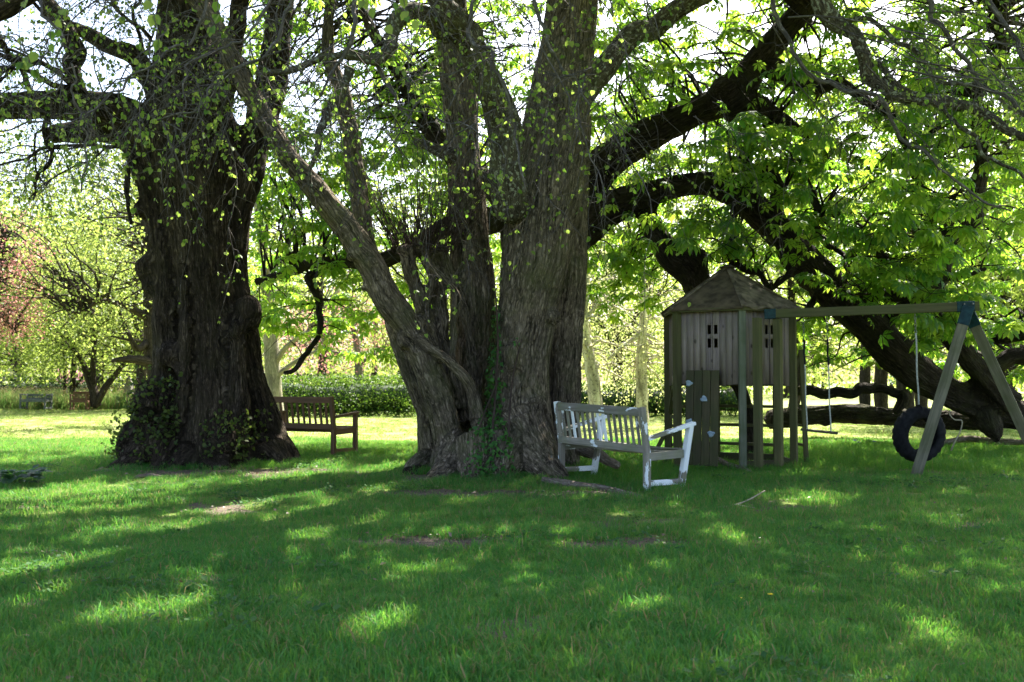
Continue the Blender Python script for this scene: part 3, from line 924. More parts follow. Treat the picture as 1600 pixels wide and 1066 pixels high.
def add_twigs(g, lv, paths, spacing=.25, tlen=(.3, .9), r=.004, leaf=(.04, .062), leaf_p=.75, grav=.22, sub=.6, side=1.0, step=.085):
    for P in paths:
        s = np.concatenate([[0], np.cumsum(np.linalg.norm(np.diff(P[:, :3], axis=0), axis=1))])
        n = max(1, int(s[-1] / spacing))
        for q in RNG.uniform(.08, 1.0, n) * s[-1]:
            i = min(np.searchsorted(s, q), len(P) - 1)
            T = norm(P[i, :3] - P[i - 1, :3]) if i else norm(P[1, :3] - P[0, :3])
            d = norm(T * RNG.uniform(.2, 1.0) + rnd_unit(1)[0] * side + np.array([0, 0, -.1]))
            l = RNG.uniform(*tlen)
            A = droop(P[i, :3], d, l, 5, r, r * .4, grav, .22)
            g.tube(A, 3)
            tw = [A]
            if RNG.random() < sub:
                for _ in range(RNG.integers(1, 4)):
                    k = RNG.integers(1, 5)
                    B = droop(A[k, :3], norm(A[k, :3] - A[k - 1, :3] + rnd_unit(1)[0] * .8), l * RNG.uniform(.3, .6), 4, r * .6, r * .3, grav, .25)
                    g.tube(B, 3); tw.append(B)
            for A in tw:
                m = max(1, int(np.linalg.norm(A[-1, :3] - A[0, :3]) / (step * 2.2)))
                t = RNG.uniform(.3, 1, m)
                t = t[RNG.random(m) < leaf_p]
                if RNG.random() < leaf_p: t = np.append(t, .98)
                t = np.clip(np.repeat(t, RNG.integers(1, 4, len(t))), 0, 1)
                t = np.clip(t + RNG.normal(0, .03, len(t)), 0, 1) * (len(A) - 1)
                if not len(t): continue
                k = np.minimum(t.astype(int), len(A) - 2); f = (t - k)[:, None]
                p = A[k, :3] * (1 - f) + A[k + 1, :3] * f
                ax = norm(rnd_unit(len(p)) * .6 + np.array([0, 0, -.75]))
                lv.add(p + ax * .012, ax, rnd_unit(len(p)) + np.array([0, -.3, .3]), leaf[0] + (leaf[1] - leaf[0]) * RNG.random(len(p)) ** 1.5)

def clump_leaves(lv, centers, sig, n_each, size, flat=.6, up=.5, hang=.3):
    for c in centers:
        n = max(1, int(n_each * RNG.uniform(.6, 1.4)))
        p = c + RNG.normal(size=(n, 3)) * np.array([sig, sig, sig * flat])
        out = norm(p - c)
        ax = norm(out * .6 + rnd_unit(n) * .7 + np.array([0, 0, -hang]))
        lv.add(p, ax, rnd_unit(n) + np.array([0, 0, up]), RNG.uniform(size[0], size[1], n))

def ellipsoid_pts(n, c, r, shell=.35):
    u = rnd_unit(n) * (RNG.uniform(shell ** 3, 1, n) ** (1 / 3))[:, None]
    return np.array(c) + u * np.array(r)

def limb_to(g, a, b, r0, r1, sides=5, sag=.12, n=6):
    a = np.array(a); b = np.array(b)
    L = np.linalg.norm(b - a)
    m1 = a * .67 + b * .33 + RNG.normal(0, .06, 3) * L + np.array([0, 0, sag * L])
    m2 = a * .33 + b * .67 + RNG.normal(0, .06, 3) * L + np.array([0, 0, sag * L * .8])
    P = catmull(np.array([np.append(a, r0), np.append(m1, r0 * .7 + r1 * .3), np.append(m2, r0 * .35 + r1 * .65), np.append(b, r1)]), 3)
    g.tube(P, sides)
    return P

# ------------------------------------------------------------------ left lime tree
base = at(325, 735, 14.2); base[2] = gz(base[0], base[1])
left_tree = thing('lime_tree', base, 'huge dark lime tree with burls and leafy shoots round its base, left of brown bench', 'tree')
LT = {
 'L1': [(335, 775, 14.0, 98), (333, 700, 14.05, 74), (328, 600, 14.1, 58), (322, 500, 14.2, 55), (314, 400, 14.2, 58), (310, 330, 14.2, 64), (304, 250, 14.2, 74), (296, 150, 14.2, 66), (296, 50, 14.3, 52), (293, -60, 14.4, 46), (290, -260, 14.6, 38)],
 'L2': [(235, 770, 14.3, 66), (256, 650, 14.1, 38), (264, 560, 14.0, 29), (261, 480, 14.0, 26), (258, 410, 14.0, 27), (252, 330, 14.1, 32), (240, 270, 14.2, 38), (210, 222, 14.2, 33), (165, 207, 14.1, 23), (118, 207, 14, 19), (78, 210, 13.9, 16)],
 'L3': [(440, 775, 14.5, 60), (415, 670, 14.45, 36), (396, 590, 14.4, 25), (378, 500, 14.3, 24), (370, 430, 14.3, 22), (374, 350, 14.3, 23), (386, 280, 14.3, 28), (406, 200, 14.4, 29), (426, 100, 14.5, 26), (440, 0, 14.6, 24), (452, -180, 14.8, 20)],
 'L3b': [(365, 770, 13.7, 26), (372, 660, 13.75, 22), (372, 560, 13.8, 16), (374, 500, 13.9, 17)],
 'L1b': [(292, 775, 13.6, 30), (292, 680, 13.65, 20), (290, 560, 13.7, 16), (288, 420, 13.8, 14), (285, 300, 13.9, 18)],
 'L5': [(250, 250, 14.2, 44), (205, 185, 14, 34), (120, 165, 13.6, 26), (0, 165, 13.2, 25), (-140, 160, 12.9, 20)],
 'R1': [(245, 680, 13.9, 36), (205, 724, 13.6, 24), (160, 750, 13.4, 12), (140, 760, 13.3, 5)],
 'R1b': [(262, 690, 13.6, 26), (240, 732, 13.3, 17), (205, 756, 13.1, 8)],
 'R2': [(300, 715, 13.6, 34), (268, 738, 13.35, 17), (230, 752, 13.1, 7)],
 'R3': [(330, 730, 13.4, 30), (350, 745, 13.2, 18)],
 'R4': [(420, 700, 14.1, 30), (455, 738, 13.9, 16), (485, 745, 13.8, 7)],
}
ltubes = [pxpath(v, 5) for v in LT.values()]
bl = []
burls = [(388, 490, 13.95, 26, 1.3), (372, 520, 13.8, 20, 1.2), (402, 525, 13.95, 18, 1), (232, 418, 14.0, 26, 1.2), (234, 448, 13.95, 17, 1.0), (262, 555, 13.75, 24, 1.1), (266, 575, 13.7, 15, 1), (398, 350, 14.1, 14, 1.2), (222, 330, 14.0, 18, 1.1),
         (335, 560, 13.6, 14, 1.1), (352, 690, 13.4, 24, 1.5), (325, 672, 13.4, 14, 1.4), (230, 640, 13.8, 30, 1.4), (205, 690, 13.8, 28, 1.2), (240, 700, 13.6, 28, 1.0), (398, 460, 14.1, 10, 1.2), (275, 480, 13.75, 11, 1.3), (225, 610, 13.9, 16, 1.2)]
for (px, py, d, r, s) in list(burls):
    for _ in range(5):      # knobbly warts round each burl
        burls.append((px + RNG.normal(0, r * .6), py + RNG.normal(0, r * .7), d - r * .35 / F * d, r * RNG.uniform(.25, .5), RNG.uniform(.8, 1.3)))
for (px, py, d, r, s) in burls:
    bl.append((at(px, py, d), r * d / F, s))
left_trunk = organic(ltubes, .03, 1, .05, .020, 3, bl, .045)
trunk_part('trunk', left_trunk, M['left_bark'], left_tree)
bare_paths = []
for Pth in ([(130, 175, 13.8, 13), (116, 120, 13.8, 13), (122, 75, 13.8, 13), (100, 35, 13.8, 12), (70, -20, 13.8, 11), (20, -120, 13.6, 9)],
            [(262, 190, 14.2, 22), (215, 100, 14.1, 15), (160, 65, 14, 12), (105, 40, 13.8, 9)],
            [(-160, 130, 11.2, 12), (-40, 62, 11, 15), (0, 42, 11, 16), (45, 16, 11.1, 18), (95, -20, 11.3, 19), (230, -130, 12.5, 26)],
            [(330, 200, 14.0, 26), (350, 100, 13.7, 18), (372, 20, 13.5, 15), (400, -90, 13.2, 12)],
            [(215, 230, 14, 6), (200, 290, 13.7, 4), (205, 350, 13.6, 2.5)],
            [(70, 175, 13.4, 5), (78, 230, 13.2, 4), (62, 280, 13.0, 3), (52, 312, 13, 1.6)]):
    P = kink(pxpath(Pth, 8), 1.0, len(Pth) + int(Pth[0][0])); bare_paths.append(P)
    g = Geo(); g.tube(P, 12, .16, 4)
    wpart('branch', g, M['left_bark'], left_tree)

def forked(g, start, dirn, length, r, level, out, grav=.03):
    A = kink(droop(start, dirn, length, 10, r, r * .45, grav, .16), .6, int(RNG.integers(0, 900)))
    g.tube(A, 7 if level == 0 else 5, .1)
    out.append(A)
    if level < 2:
        for _ in range(int(RNG.integers(3, 6))):
            i = int(RNG.integers(2, 10))
            T = norm(A[i, :3] - A[i - 1, :3])
            forked(g, A[i, :3], norm(T + rnd_unit(1)[0] * .9), length * RNG.uniform(.35, .6), A[i, 3] * .6, level + 1, out, grav + .03)
fork_paths = []
for (px, py, d, dx, dy, dz, ln_, r) in ((200, 175, 13.8, -1, -.5, .25, 2.6, .045), (150, 165, 13.6, -.6, -.8, .5, 2.2, .04), (60, 165, 13.3, -.3, -.7, .7, 1.8, .035), (215, 230, 14, -.9, -.6, -.15, 2.2, .03),
                                        (110, 60, 13.8, -.8, -.4, .5, 1.8, .03), (120, 120, 13.8, -1, -.3, .1, 1.7, .03), (250, 120, 13.6, -.4, -1, .3, 2.0, .035), (400, 180, 14.2, .5, -.8, .35, 1.8, .03),
                                        (430, 80, 14.3, .7, -.6, .3, 1.7, .03), (235, 60, 14, -.5, -.8, .4, 2.0, .03), (0, 165, 13.2, .2, -.6, -.6, 1.6, .025), (330, 90, 13.9, .2, -1, .2, 1.6, .025), (80, 165, 13.4, .1, -.4, -.8, 1.5, .02)):
    g = Geo(); forked(g, at(px, py, d), [dx, dy, dz], ln_, r, 0, fork_paths)
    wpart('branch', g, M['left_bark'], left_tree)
# hanging twigs with the first small leaves
tw, lv = Geo(), Leaves('lime')
fine_paths = list(fork_paths)
for Pth in ([(320, -40, 8.0, 5), (311, 0, 7.9, 4.5), (270, 64, 7.8, 4), (255, 84, 7.8, 4), (218, 120, 7.7, 3.5), (165, 165, 7.6, 3), (125, 180, 7.5, 3), (100, 178, 7.4, 2)],
            [(112, 100, 7.4, 3), (128, 150, 7.4, 3), (126, 200, 7.4, 2.8), (128, 250, 7.4, 2.5), (127, 300, 7.4, 2)],
            [(60, -50, 8.6, 5), (85, 40, 8.4, 4), (105, 120, 8.3, 3), (60, 145, 8.2, 2.5), (20, 150, 8.1, 2)],
            [(420, -40, 7.8, 5), (400, 40, 7.6, 4), (330, 80, 7.5, 3.5), (300, 130, 7.4, 3), (290, 170, 7.3, 2)],
            [(480, -50, 9.0, 6), (420, 60, 9.0, 4.5), (350, 130, 8.9, 4), (300, 175, 8.8, 3), (240, 190, 8.7, 2.5)]):
    P = kink(pxpath(Pth, 8), 1.3, int(Pth[0][0])); P[:, 3] *= .55; fine_paths.append(P)
    g = Geo(); g.tube(P, 7, .1, 2)
    wpart('branch', g, M['twig_bark'], left_tree)
for (px, py, d, l) in ((40, -60, 4.2, .5), (110, -40, 4.6, .45), (150, -70, 4.0, .45), (235, -60, 3.9, .42), (330, -50, 4.4, .5), (500, -60, 4.3, .42), (640, -50, 4.6, .25), (30, 60, 4.4, .3), (560, -70, 5.0, .5)):
    P = droop(at(px, py, d), [RNG.normal(0, .5), RNG.normal(0, .3), -1], l, 8, .0028, .0014, .12, .2)
    tw.tube(P, 4)
    n = 5
    t = RNG.integers(3, 9, n); axx = norm(rnd_unit(n) * .5 + np.array([0, 0, -.8]))
    lv.add(P[t, :3], axx, rnd_unit(n) * .6 + np.array([0, -1, .2]), RNG.uniform(.035, .055, n), RNG.uniform(.6, 1, n))
for k in range(85):
    d = RNG.uniform(8.5, 13.4)
    px = RNG.uniform(-60, 480); py = RNG.uniform(-60, 210)
    P = droop(at(px, py, d), [RNG.normal(0, 1), RNG.normal(-.6, .6), RNG.normal(-.1, .4)], RNG.uniform(.8, 2.0), 9, .009, .003, .12, .22)
    fine_paths.append(P); tw.tube(P, 4)
add_twigs(tw, lv, fine_paths, .15, (.25, .85), .0036, (.026, .058), .34)
wpart('twigs', tw, M['twig_bark'], left_tree, kind='stuff')
# shoots round the base
sh, lb = Geo(), Leaves('lime')
co, _, _, no = left_trunk
px, py, d = project(co)
m = (no[:, 1] < .3) & (inside_any(px, py, [(185, 595, 285, 722), (322, 655, 396, 722), (395, 640, 425, 690)]))
idx = np.nonzero(m)[0]
for i in RNG.choice(idx, 420):
    A = droop(co[i], no[i] + np.array([0, -.2, .5]) + RNG.normal(0, .4, 3), RNG.uniform(.10, .34), 4, .004, .0015, -.05, .25)
    sh.tube(A, 3)
    n = RNG.integers(1, 5)
    t = RNG.integers(1, 5, n)
    ax = norm(rnd_unit(n) + np.array([0, -.3, -.2]))
    lb.add(A[t, :3], ax, rnd_unit(n) + np.array([0, -.6, .5]), RNG.uniform(.035, .07, n))
wpart('base_shoots', sh, M['shoot_bark'], left_tree, kind='stuff')
emit_leaves(lb, M['shoot_leaf'], left_tree, 'shoot_leaves')
emit_leaves(lv, M['lime_leaf'], left_tree, 'foliage', 220)

# upper crown, above the photograph, that throws the shade
def crown(parent, mat, bark, spec, seed_pts, leaf=(.15, .24), n_each=110, sig=.8, name='crown'):
    g = Geo(); lv = Leaves('card')
    pts = []
    for (c, r, n) in spec:
        pts.append(ellipsoid_pts(n, c, r, .25))
    pts = np.vstack(pts)
    px, py, d = project(pts)
    keep = (py < -130) | (pts[:, 1] < .5)
    pts = pts[keep]
    for p in pts:
        s = seed_pts[np.argmin(np.linalg.norm(seed_pts - p, axis=1) + RNG.uniform(0, 1.5, len(seed_pts)))]
        limb_to(g, s, p, .05, .012, 4)
    clump_leaves(lv, pts, sig, n_each, leaf)
    P, _, _, _ = lv.cat()
    px, py, d = project(P)
    lv.filter(((py < -60) | (P[:, 1] < .3)) & ~sun_gap(P))
    wpart('crown_branches', g, bark, parent, kind='stuff')
    emit_leaves(lv, mat, parent, name)

def top_stem(pts):
    return catmull(np.array(pts, float), 6)
up = Geo()
lt = []
for a in ([(-4.6, 14.6, 9.0, .38), (-4.6, 14.6, 12, .25), (-4.3, 14.2, 16, .10)], [(-4.6, 14.4, 9.0, .26), (-6.0, 12.5, 11.5, .16), (-7.5, 10.5, 13, .07)],
          [(-3.2, 14.6, 8.6, .22), (-2.5, 12, 11, .15), (-2.5, 9.5, 12.5, .06)], [(-4.6, 14.4, 8.5, .2), (-5, 11.5, 9.5, .12), (-5.2, 8.5, 10, .05)]):
    P = top_stem(a); up.tube(P, 10, .1, 1); lt.append(P[:, :3])
wpart('upper_limbs', up, M['left_bark'], left_tree)
crown(left_tree, M['crown_leaf'], M['shoot_bark'], [((-4.6, 15.0, 12.0), (5.2, 4.8, 4.3), 105), ((-5.5, 11, 9.5), (4.0, 3.2, 2.6), 34)], np.vstack(lt))

# ------------------------------------------------------------------ central lime tree
base = at(790, 740, 13.0); base[2] = gz(base[0], base[1])
mid_tree = thing('lime_tree', base, 'many stemmed old lime tree with ivy on its grey ridged trunk, beside the white bench', 'tree')
CTREE = {
 'S1': [(814, 785, 12.9, 84), (812, 700, 13.0, 62), (812, 600, 13.1, 50), (822, 500, 13.2, 50), (838, 400, 13.2, 58), (850, 300, 13.3, 62), (868, 200, 13.4, 56), (884, 100, 13.5, 49), (896, 0, 13.6, 44), (905, -120, 13.8, 40), (915, -260, 14, 34)],
 'S9': [(868, 780, 13.8, 44), (876, 640, 13.8, 34), (884, 500, 13.9, 31), (894, 400, 13.9, 27), (902, 300, 13.9, 24), (908, 180, 13.8, 20)],
 'S2': [(735, 770, 13.9, 60), (738, 600, 13.9, 40), (740, 500, 13.9, 37), (735, 400, 13.9, 35), (727, 300, 14, 31), (721, 200, 14, 28), (714, 100, 14.1, 29), (705, 0, 14.2, 27), (692, -200, 14.5, 22)],
 'S4': [(708, 775, 12.95, 46), (698, 690, 12.9, 29), (666, 590, 12.85, 24), (630, 515, 12.8, 24), (592, 450, 12.7, 25), (550, 385, 12.6, 24), (510, 335, 12.5, 23), (470, 280, 12.4, 21), (430, 220, 12.3, 19), (385, 140, 12.2, 17), (345, 70, 12.1, 15), (290, -10, 12, 13), (220, -110, 11.8, 11)],
 'S4b': [(756, 690, 12.75, 22), (734, 608, 12.7, 14), (700, 564, 12.68, 12.5), (662, 537, 12.68, 12.5), (628, 507, 12.72, 14)],
 'S5': [(690, 770, 13.4, 30), (668, 670, 13.5, 21), (632, 590, 13.5, 20), (606, 520, 13.5, 20), (586, 440, 13.5, 20), (571, 370, 13.5, 19), (554, 290, 13.6, 18), (536, 200, 13.7, 16), (519, 110, 13.8, 14), (508, 20, 13.9, 13), (500, -130, 14, 11)],
 'S6a': [(698, 660, 13.3, 26), (672, 560, 13.3, 14), (648, 490, 13.3, 13), (639, 440, 13.3, 13), (636, 397, 13.3, 14)],
 'S6b': [(722, 660, 13.4, 22), (706, 560, 13.4, 14), (688, 500, 13.4, 13), (678, 440, 13.5, 12), (668, 402, 13.5, 14)],
 'S6c': [(744, 660, 13.5, 22), (732, 560, 13.5, 14), (722, 470, 13.5, 12), (700, 400, 13.5, 11), (690, 372, 13.5, 10)],
 'S6d': [(690, 620, 13.2, 16), (664, 540, 13.2, 11), (662, 480, 13.25, 9.5), (672, 420, 13.3, 8), (650, 370, 13.3, 6)],
 'S7': [(720, 640, 13.1, 13), (704, 570, 13.1, 9.5), (711, 505, 13.1, 9.5), (714, 464, 13.1, 9.5), (690, 430, 13.1, 8), (662, 406, 13.1, 7)],
 'RA': [(818, 670, 12.8, 44), (846, 722, 12.45, 36), (880, 760, 12.1, 20)],
 'RB': [(720, 710, 12.8, 40), (690, 745, 12.4, 22), (655, 762, 12.1, 8)],
 'RC': [(790, 700, 12.6, 44), (780, 745, 12.3, 30), (770, 770, 12.1, 12)],
 'RE': [(745, 690, 12.6, 36), (742, 740, 12.3, 28), (735, 768, 12.1, 12)],
 'RD': [(660, 720, 13.2, 20), (643, 736, 12.9, 16), (628, 748, 12.8, 8)],
}
mtubes = [kink(pxpath(v, 7), .42 if k_ in ('S4', 'S5', 'S4b') else .7, 5 + i_) if k_ in ('S4', 'S4b', 'S5', 'S6a', 'S6b', 'S6c', 'S6d', 'S7') else pxpath(v, 6) for i_, (k_, v) in enumerate(CTREE.items())]
bl = [(at(px, py, d), r * d / F, s) for (px, py, d, r, s) in ((905, 492, 13.75, 12, .8), (880, 140, 13.2, 18, 1.1), (800, 560, 12.75, 20, 1.4), (835, 640, 12.75, 24, 1.2), (636, 392, 13.3, 19, .7), (668, 396, 13.5, 19, .7), (840, 700, 12.6, 20, 1))]
for (px, py, d, r) in ((600, 455, 12.6, 30), (560, 395, 12.5, 26), (650, 560, 12.7, 30), (690, 690, 12.75, 34), (830, 330, 13.0, 48), (800, 620, 12.8, 44), (860, 240, 13.15, 44), (640, 530, 12.6, 20), (820, 470, 12.95, 40)):
    for _ in range(5):
        bl.append((at(px + RNG.normal(0, r * .7), py + RNG.normal(0, r), d + .02), RNG.uniform(.22, .5) * r * d / F, RNG.uniform(.8, 1.6)))
mid_trunk = organic(mtubes, .024, 1, .03, .014, 7, bl, .028)
trunk_part('trunk', mid_trunk, M['lime_bark'], mid_tree)
LIMBS = [
 [(802, 335, 12.9, 26), (790, 270, 12.6, 24), (768, 190, 12.3, 22), (735, 110, 12, 22), (700, 50, 11.7, 20), (660, -10, 11.3, 17), (600, -100, 10.9, 14)],
 [(905, 150, 13.5, 24), (940, 110, 13.5, 22), (1000, 62, 13.5, 20), (1060, 22, 13.5, 19), (1130, -30, 13.4, 16), (1260, -120, 13.2, 12)],
 [(735, 252, 14, 16), (690, 240, 13.8, 11), (648, 222, 13.6, 6)],
 [(700, 55, 11.6, 14), (662, 22, 11.2, 13), (625, 62, 11, 11), (590, 104, 10.8, 10), (543, 110, 10.7, 8), (490, 112, 10.6, 6), (400, 114, 10.5, 4)],
 [(546, 108, 10.7, 8), (522, 150, 10.6, 7), (492, 182, 10.5, 7), (483, 215, 10.5, 5), (482, 250, 10.5, 4), (492, 300, 10.6, 3)],
 [(550, -60, 9.5, 7), (545, 0, 9.5, 6), (543, 60, 9.5, 5), (530, 100, 9.5, 4), (500, 150, 9.4, 3)],
 [(728, -60, 9.2, 6), (736, 0, 9.2, 5), (750, 60, 9.1, 5), (770, 130, 9.0, 4), (800, 212, 9.0, 3.5), (816, 260, 8.9, 3), (822, 300, 8.9, 2)],
 [(1225, -160, 11.5, 16), (1270, -10, 11.2, 15), (1310, 42, 11.1, 13), (1370, 95, 11, 12), (1430, 132, 10.9, 11), (1520, 182, 10.8, 9), (1620, 220, 10.7, 7), (1760, 270, 10.5, 4)],
 [(1190, -60, 10.5, 6), (1205, 15, 10.4, 5.5), (1240, 90, 10.3, 5), (1282, 125, 10.3, 5), (1380, 170, 10.2, 5), (1412, 205, 10.2, 4.5), (1452, 248, 10.1, 4), (1520, 300, 10, 3), (1580, 330, 10, 2)],
 [(1310, 42, 11.1, 7), (1350, 30, 10.9, 6), (1400, 75, 10.7, 5.5), (1480, 120, 10.5, 5), (1560, 155, 10.3, 4), (1660, 180, 10.2, 3)],
 [(1400, -60, 10.0, 7), (1440, 30, 9.9, 6), (1500, 90, 9.8, 5), (1570, 180, 9.7, 4), (1620, 240, 9.6, 3)],
 [(1500, -60, 9.6, 6), (1540, 10, 9.5, 5.5), (1580, 60, 9.4, 5), (1640, 120, 9.3, 4)],
 [(1370, 95, 11, 7), (1420, 145, 10.9, 6), (1470, 175, 10.8, 5), (1540, 240, 10.6, 4), (1620, 290, 10.4, 3)],
 [(590, 104, 10.8, 6), (615, 150, 10.7, 4), (640, 180, 10.6, 3), (662, 200, 10.6, 2)],
 [(830, -40, 9.8, 5), (850, 40, 9.7, 4), (862, 90, 9.7, 3.5), (900, 140, 9.7, 3), (922, 165, 9.7, 2)],
]
mp_ = []
for k, Pth in enumerate(LIMBS):
    P = kink(pxpath(Pth, 9), 1.1, k); P[:, 3] *= (1 if k < 5 or k == 7 else .68); mp_.append(P)
    g = Geo(); g.tube(P, 14 if k < 4 else 8, .12 if k < 4 else .08, k)
    wpart('limb' if k < 2 else 'branch', g, M['limb_bark'] if k in (0, 1, 2, 3, 4, 7, 9, 12) else M['twig_bark'], mid_tree)
tw, lv = Geo(), Leaves('lime')
fine = list(mp_[3:])
for k in range(105):
    d = RNG.uniform(7.5, 12.2)
    px = RNG.uniform(330, 1000); py = RNG.uniform(-90, 210)
    P = droop(at(px, py, d), [RNG.normal(0, 1), RNG.normal(-.4, .6), RNG.normal(-.35, .4)], RNG.uniform(.7, 1.9), 9, .008, .003, .14, .22)
    fine.append(P); tw.tube(P, 4)
for k in range(50):
    d = RNG.uniform(8.5, 11)
    px = RNG.uniform(1180, 1640); py = RNG.uniform(-80, 130)
    P = droop(at(px, py, d), [RNG.normal(.9, .3), RNG.normal(0, .5), RNG.normal(-.3, .25)], RNG.uniform(1.0, 2.4), 9, .009, .003, .03, .12)
    fine.append(P); tw.tube(P, 4)
for k in range(24):                                  # twigs hanging lower before the stems
    d = RNG.uniform(9.5, 12.3)
    px = RNG.uniform(640, 1120); py = RNG.uniform(150, 330)
    P = droop(at(px, py, d), [RNG.normal(0, 1), RNG.normal(-.4, .6), RNG.normal(-.3, .3)], RNG.uniform(.5, 1.2), 8, .006, .0025, .15, .2)
    fine.append(P); tw.tube(P, 4)
add_twigs(tw, lv, fine, .18, (.25, .85), .0036, (.026, .056), .36)
wpart('twigs', tw, M['twig_bark'], mid_tree, kind='stuff')
emit_leaves(lv, M['lime_leaf'], mid_tree, 'foliage', 290)
# fan of shoots from the cut stubs
sh, ls = Geo(), Leaves('lime')
for k in range(150):
    b = at(RNG.uniform(612, 712), RNG.uniform(368, 398), RNG.uniform(13.1, 13.7))
    c = at(660, 380, 13.4)
    dv = norm((b - c) * np.array([1.1, .5, 0]) + np.array([0, 0, .75]) + RNG.normal(0, .13, 3))
    A = droop(b, dv, RNG.uniform(.5, 1.7), 7, .0075, .002, -.03, .10)
    sh.tube(A, 4)
    n = RNG.integers(1, 5)
    t = RNG.integers(3, 8, n)
    ls.add(A[t, :3], norm(rnd_unit(n) + np.array([0, 0, -.4])), rnd_unit(n), RNG.uniform(.035, .06, n))
for k in range(60):
    b = at(RNG.uniform(612, 712), RNG.uniform(378, 396), RNG.uniform(13.0, 13.6))
    sh.tube(droop(b, RNG.normal(0, 1, 3) * np.array([1, .6, .3]), RNG.uniform(.15, .5), 5, .008, .003, .02, .3), 4)
wpart('stub_shoots', sh, M['shoot_bark'], mid_tree, kind='stuff')
emit_leaves(ls, M['lime_leaf'], mid_tree, 'shoot_leaves')
up = Geo(); lt = []
for a in ([(1.05, 14, 7.6, .30), (1.2, 13.6, 11, .2), (1.0, 12.5, 15, .08)], [(-1.1, 14.5, 8.0, .2), (-1.5, 12, 10.5, .14), (-1.8, 9.5, 12, .06)],
          [(1.1, 14, 8.2, .22), (3, 11.5, 10.5, .14), (4.5, 9.2, 11.5, .06)], [(1.1, 14, 8.0, .2), (1.0, 10.5, 10, .13), (.8, 7.0, 10.8, .05)],
          [(3.9, 13.2, 7.2, .12), (6, 12, 9, .1), (8.5, 10.5, 10, .05)]):
    P = top_stem(a); up.tube(P, 10, .1, 1); lt.append(P[:, :3])
wpart('upper_limbs', up, M['lime_bark'], mid_tree)
crown(mid_tree, M['crown_leaf'], M['shoot_bark'], [((1.6, 13.5, 11.5), (6.0, 5.5, 4.2), 170), ((3.5, 9.5, 9.0), (6.0, 4.0, 2.6), 95), ((7.5, 12.5, 9.5), (4.5, 4, 2.5), 75)], np.vstack(lt))

# ------------------------------------------------------------------ ivy on the trunk
co, _, _, no = mid_trunk
px, py, d = project(co)
strip = np.interp(py, [380, 430, 500, 560, 640, 700, 750], [768, 772, 778, 778, 772, 765, 765])
wid = np.interp(py, [380, 430, 500, 560, 640, 680, 750], [5, 6, 8, 9, 15, 32, 40])
m = (no[:, 1] < .25) & (d < 13.4) & (((np.abs(px - strip) < wid) & (py > 385)) | (((px - 814) / 17) ** 2 + ((py - 527) / 26) ** 2 < 1))
pk = np.abs(px - strip) / wid
idx = np.nonzero(m & (RNG.random(len(px)) > .25 * pk))[0]
ib = at(770, 745, 12.4); ib[2] = gz(ib[0], ib[1])
ivy = thing('ivy', ib, 'dark green ivy climbing the trunk of the many stemmed lime tree', 'ivy')
li = Leaves('ivy')
ch = RNG.choice(idx, 1450)
nn = no[ch]
ax = norm(rnd_unit(len(ch)) * .7 + np.array([0, 0, -.6]))
li.add(co[ch] + nn * RNG.uniform(.015, .07, len(ch))[:, None], ax, nn + RNG.normal(0, .35, nn.shape), RNG.uniform(.035, .075, len(ch)))
gi_ = Geo()
for Pth in ([(765, 748, 12.4, 2.5), (768, 690, 12.45, 2.3), (774, 620, 12.55, 2), (778, 540, 12.6, 1.8), (775, 470, 12.6, 1.5), (768, 395, 12.7, 1)],
            [(735, 752, 12.2, 2), (740, 700, 12.35, 2), (755, 650, 12.45, 1.5), (776, 600, 12.5, 1)], [(800, 752, 12.25, 2), (795, 690, 12.3, 1.6), (800, 600, 12.5, 1.4), (815, 530, 12.6, 1)]):
    gi_.tube(pxpath(Pth, 6), 5, .1)
wpart('stem', gi_, M['shoot_bark'], ivy)
emit_leaves(li, M['ivy_leaf'], ivy, 'leaves')

# ------------------------------------------------------------------ horse chestnut
base = at(850, 705, 16.8); base[2] = gz(base[0], base[1])
chest = thing('horse_chestnut_tree', base, 'sprawling dark limbed horse chestnut with big hand shaped leaves, arching behind the play tower', 'tree')
CH = {
 'C0': [(838, 730, 16.9, 70), (845, 600, 16.8, 52), (850, 480, 16.8, 48), (872, 390, 16.7, 46), (915, 345, 16.5, 42), (965, 322, 16.3, 32), (1050, 296, 16.1, 24), (1110, 290, 16.0, 25), (1165, 315, 16, 28), (1220, 365, 16, 30), (1270, 425, 16, 33), (1320, 475, 16, 34), (1390, 545, 16.1, 34), (1455, 597, 16.2, 31), (1530, 632, 16.3, 28), (1600, 648, 16.4, 28), (1720, 660, 16.6, 26)],
 'C2': [(865, 400, 16.8, 46), (900, 310, 16.7, 42), (950, 255, 16.6, 33), (1010, 215, 16.5, 30), (1080, 178, 16.4, 27), (1140, 150, 16.3, 29), (1180, 100, 16.3, 27), (1225, 50, 16.2, 24), (1262, 10, 16.1, 22), (1330, -80, 16, 18)],
 'C4': [(1005, 318, 16.3, 20), (1022, 360, 16.2, 22), (1050, 402, 16.1, 28), (1082, 425, 16.0, 30), (1100, 470, 16, 26), (1130, 550, 16, 18), (1160, 620, 16, 16), (1176, 720, 16, 18)],
 'C7': [(1400, 400, 16.0, 12), (1440, 470, 15.9, 18), (1482, 520, 15.8, 21), (1530, 580, 15.9, 21), (1575, 630, 16.1, 26)],
 'C8': [(1200, 655, 20, 18), (1260, 650, 20, 20), (1320, 646, 20, 19), (1400, 652, 19, 16), (1480, 655, 17.5, 18), (1540, 660, 16.4, 18)],
 'C8b': [(1540, 650, 16.2, 24), (1553, 675, 16.1, 17), (1560, 694, 16, 7)],
}
ctubes = [pxpath(v, 5) for v in CH.values()]
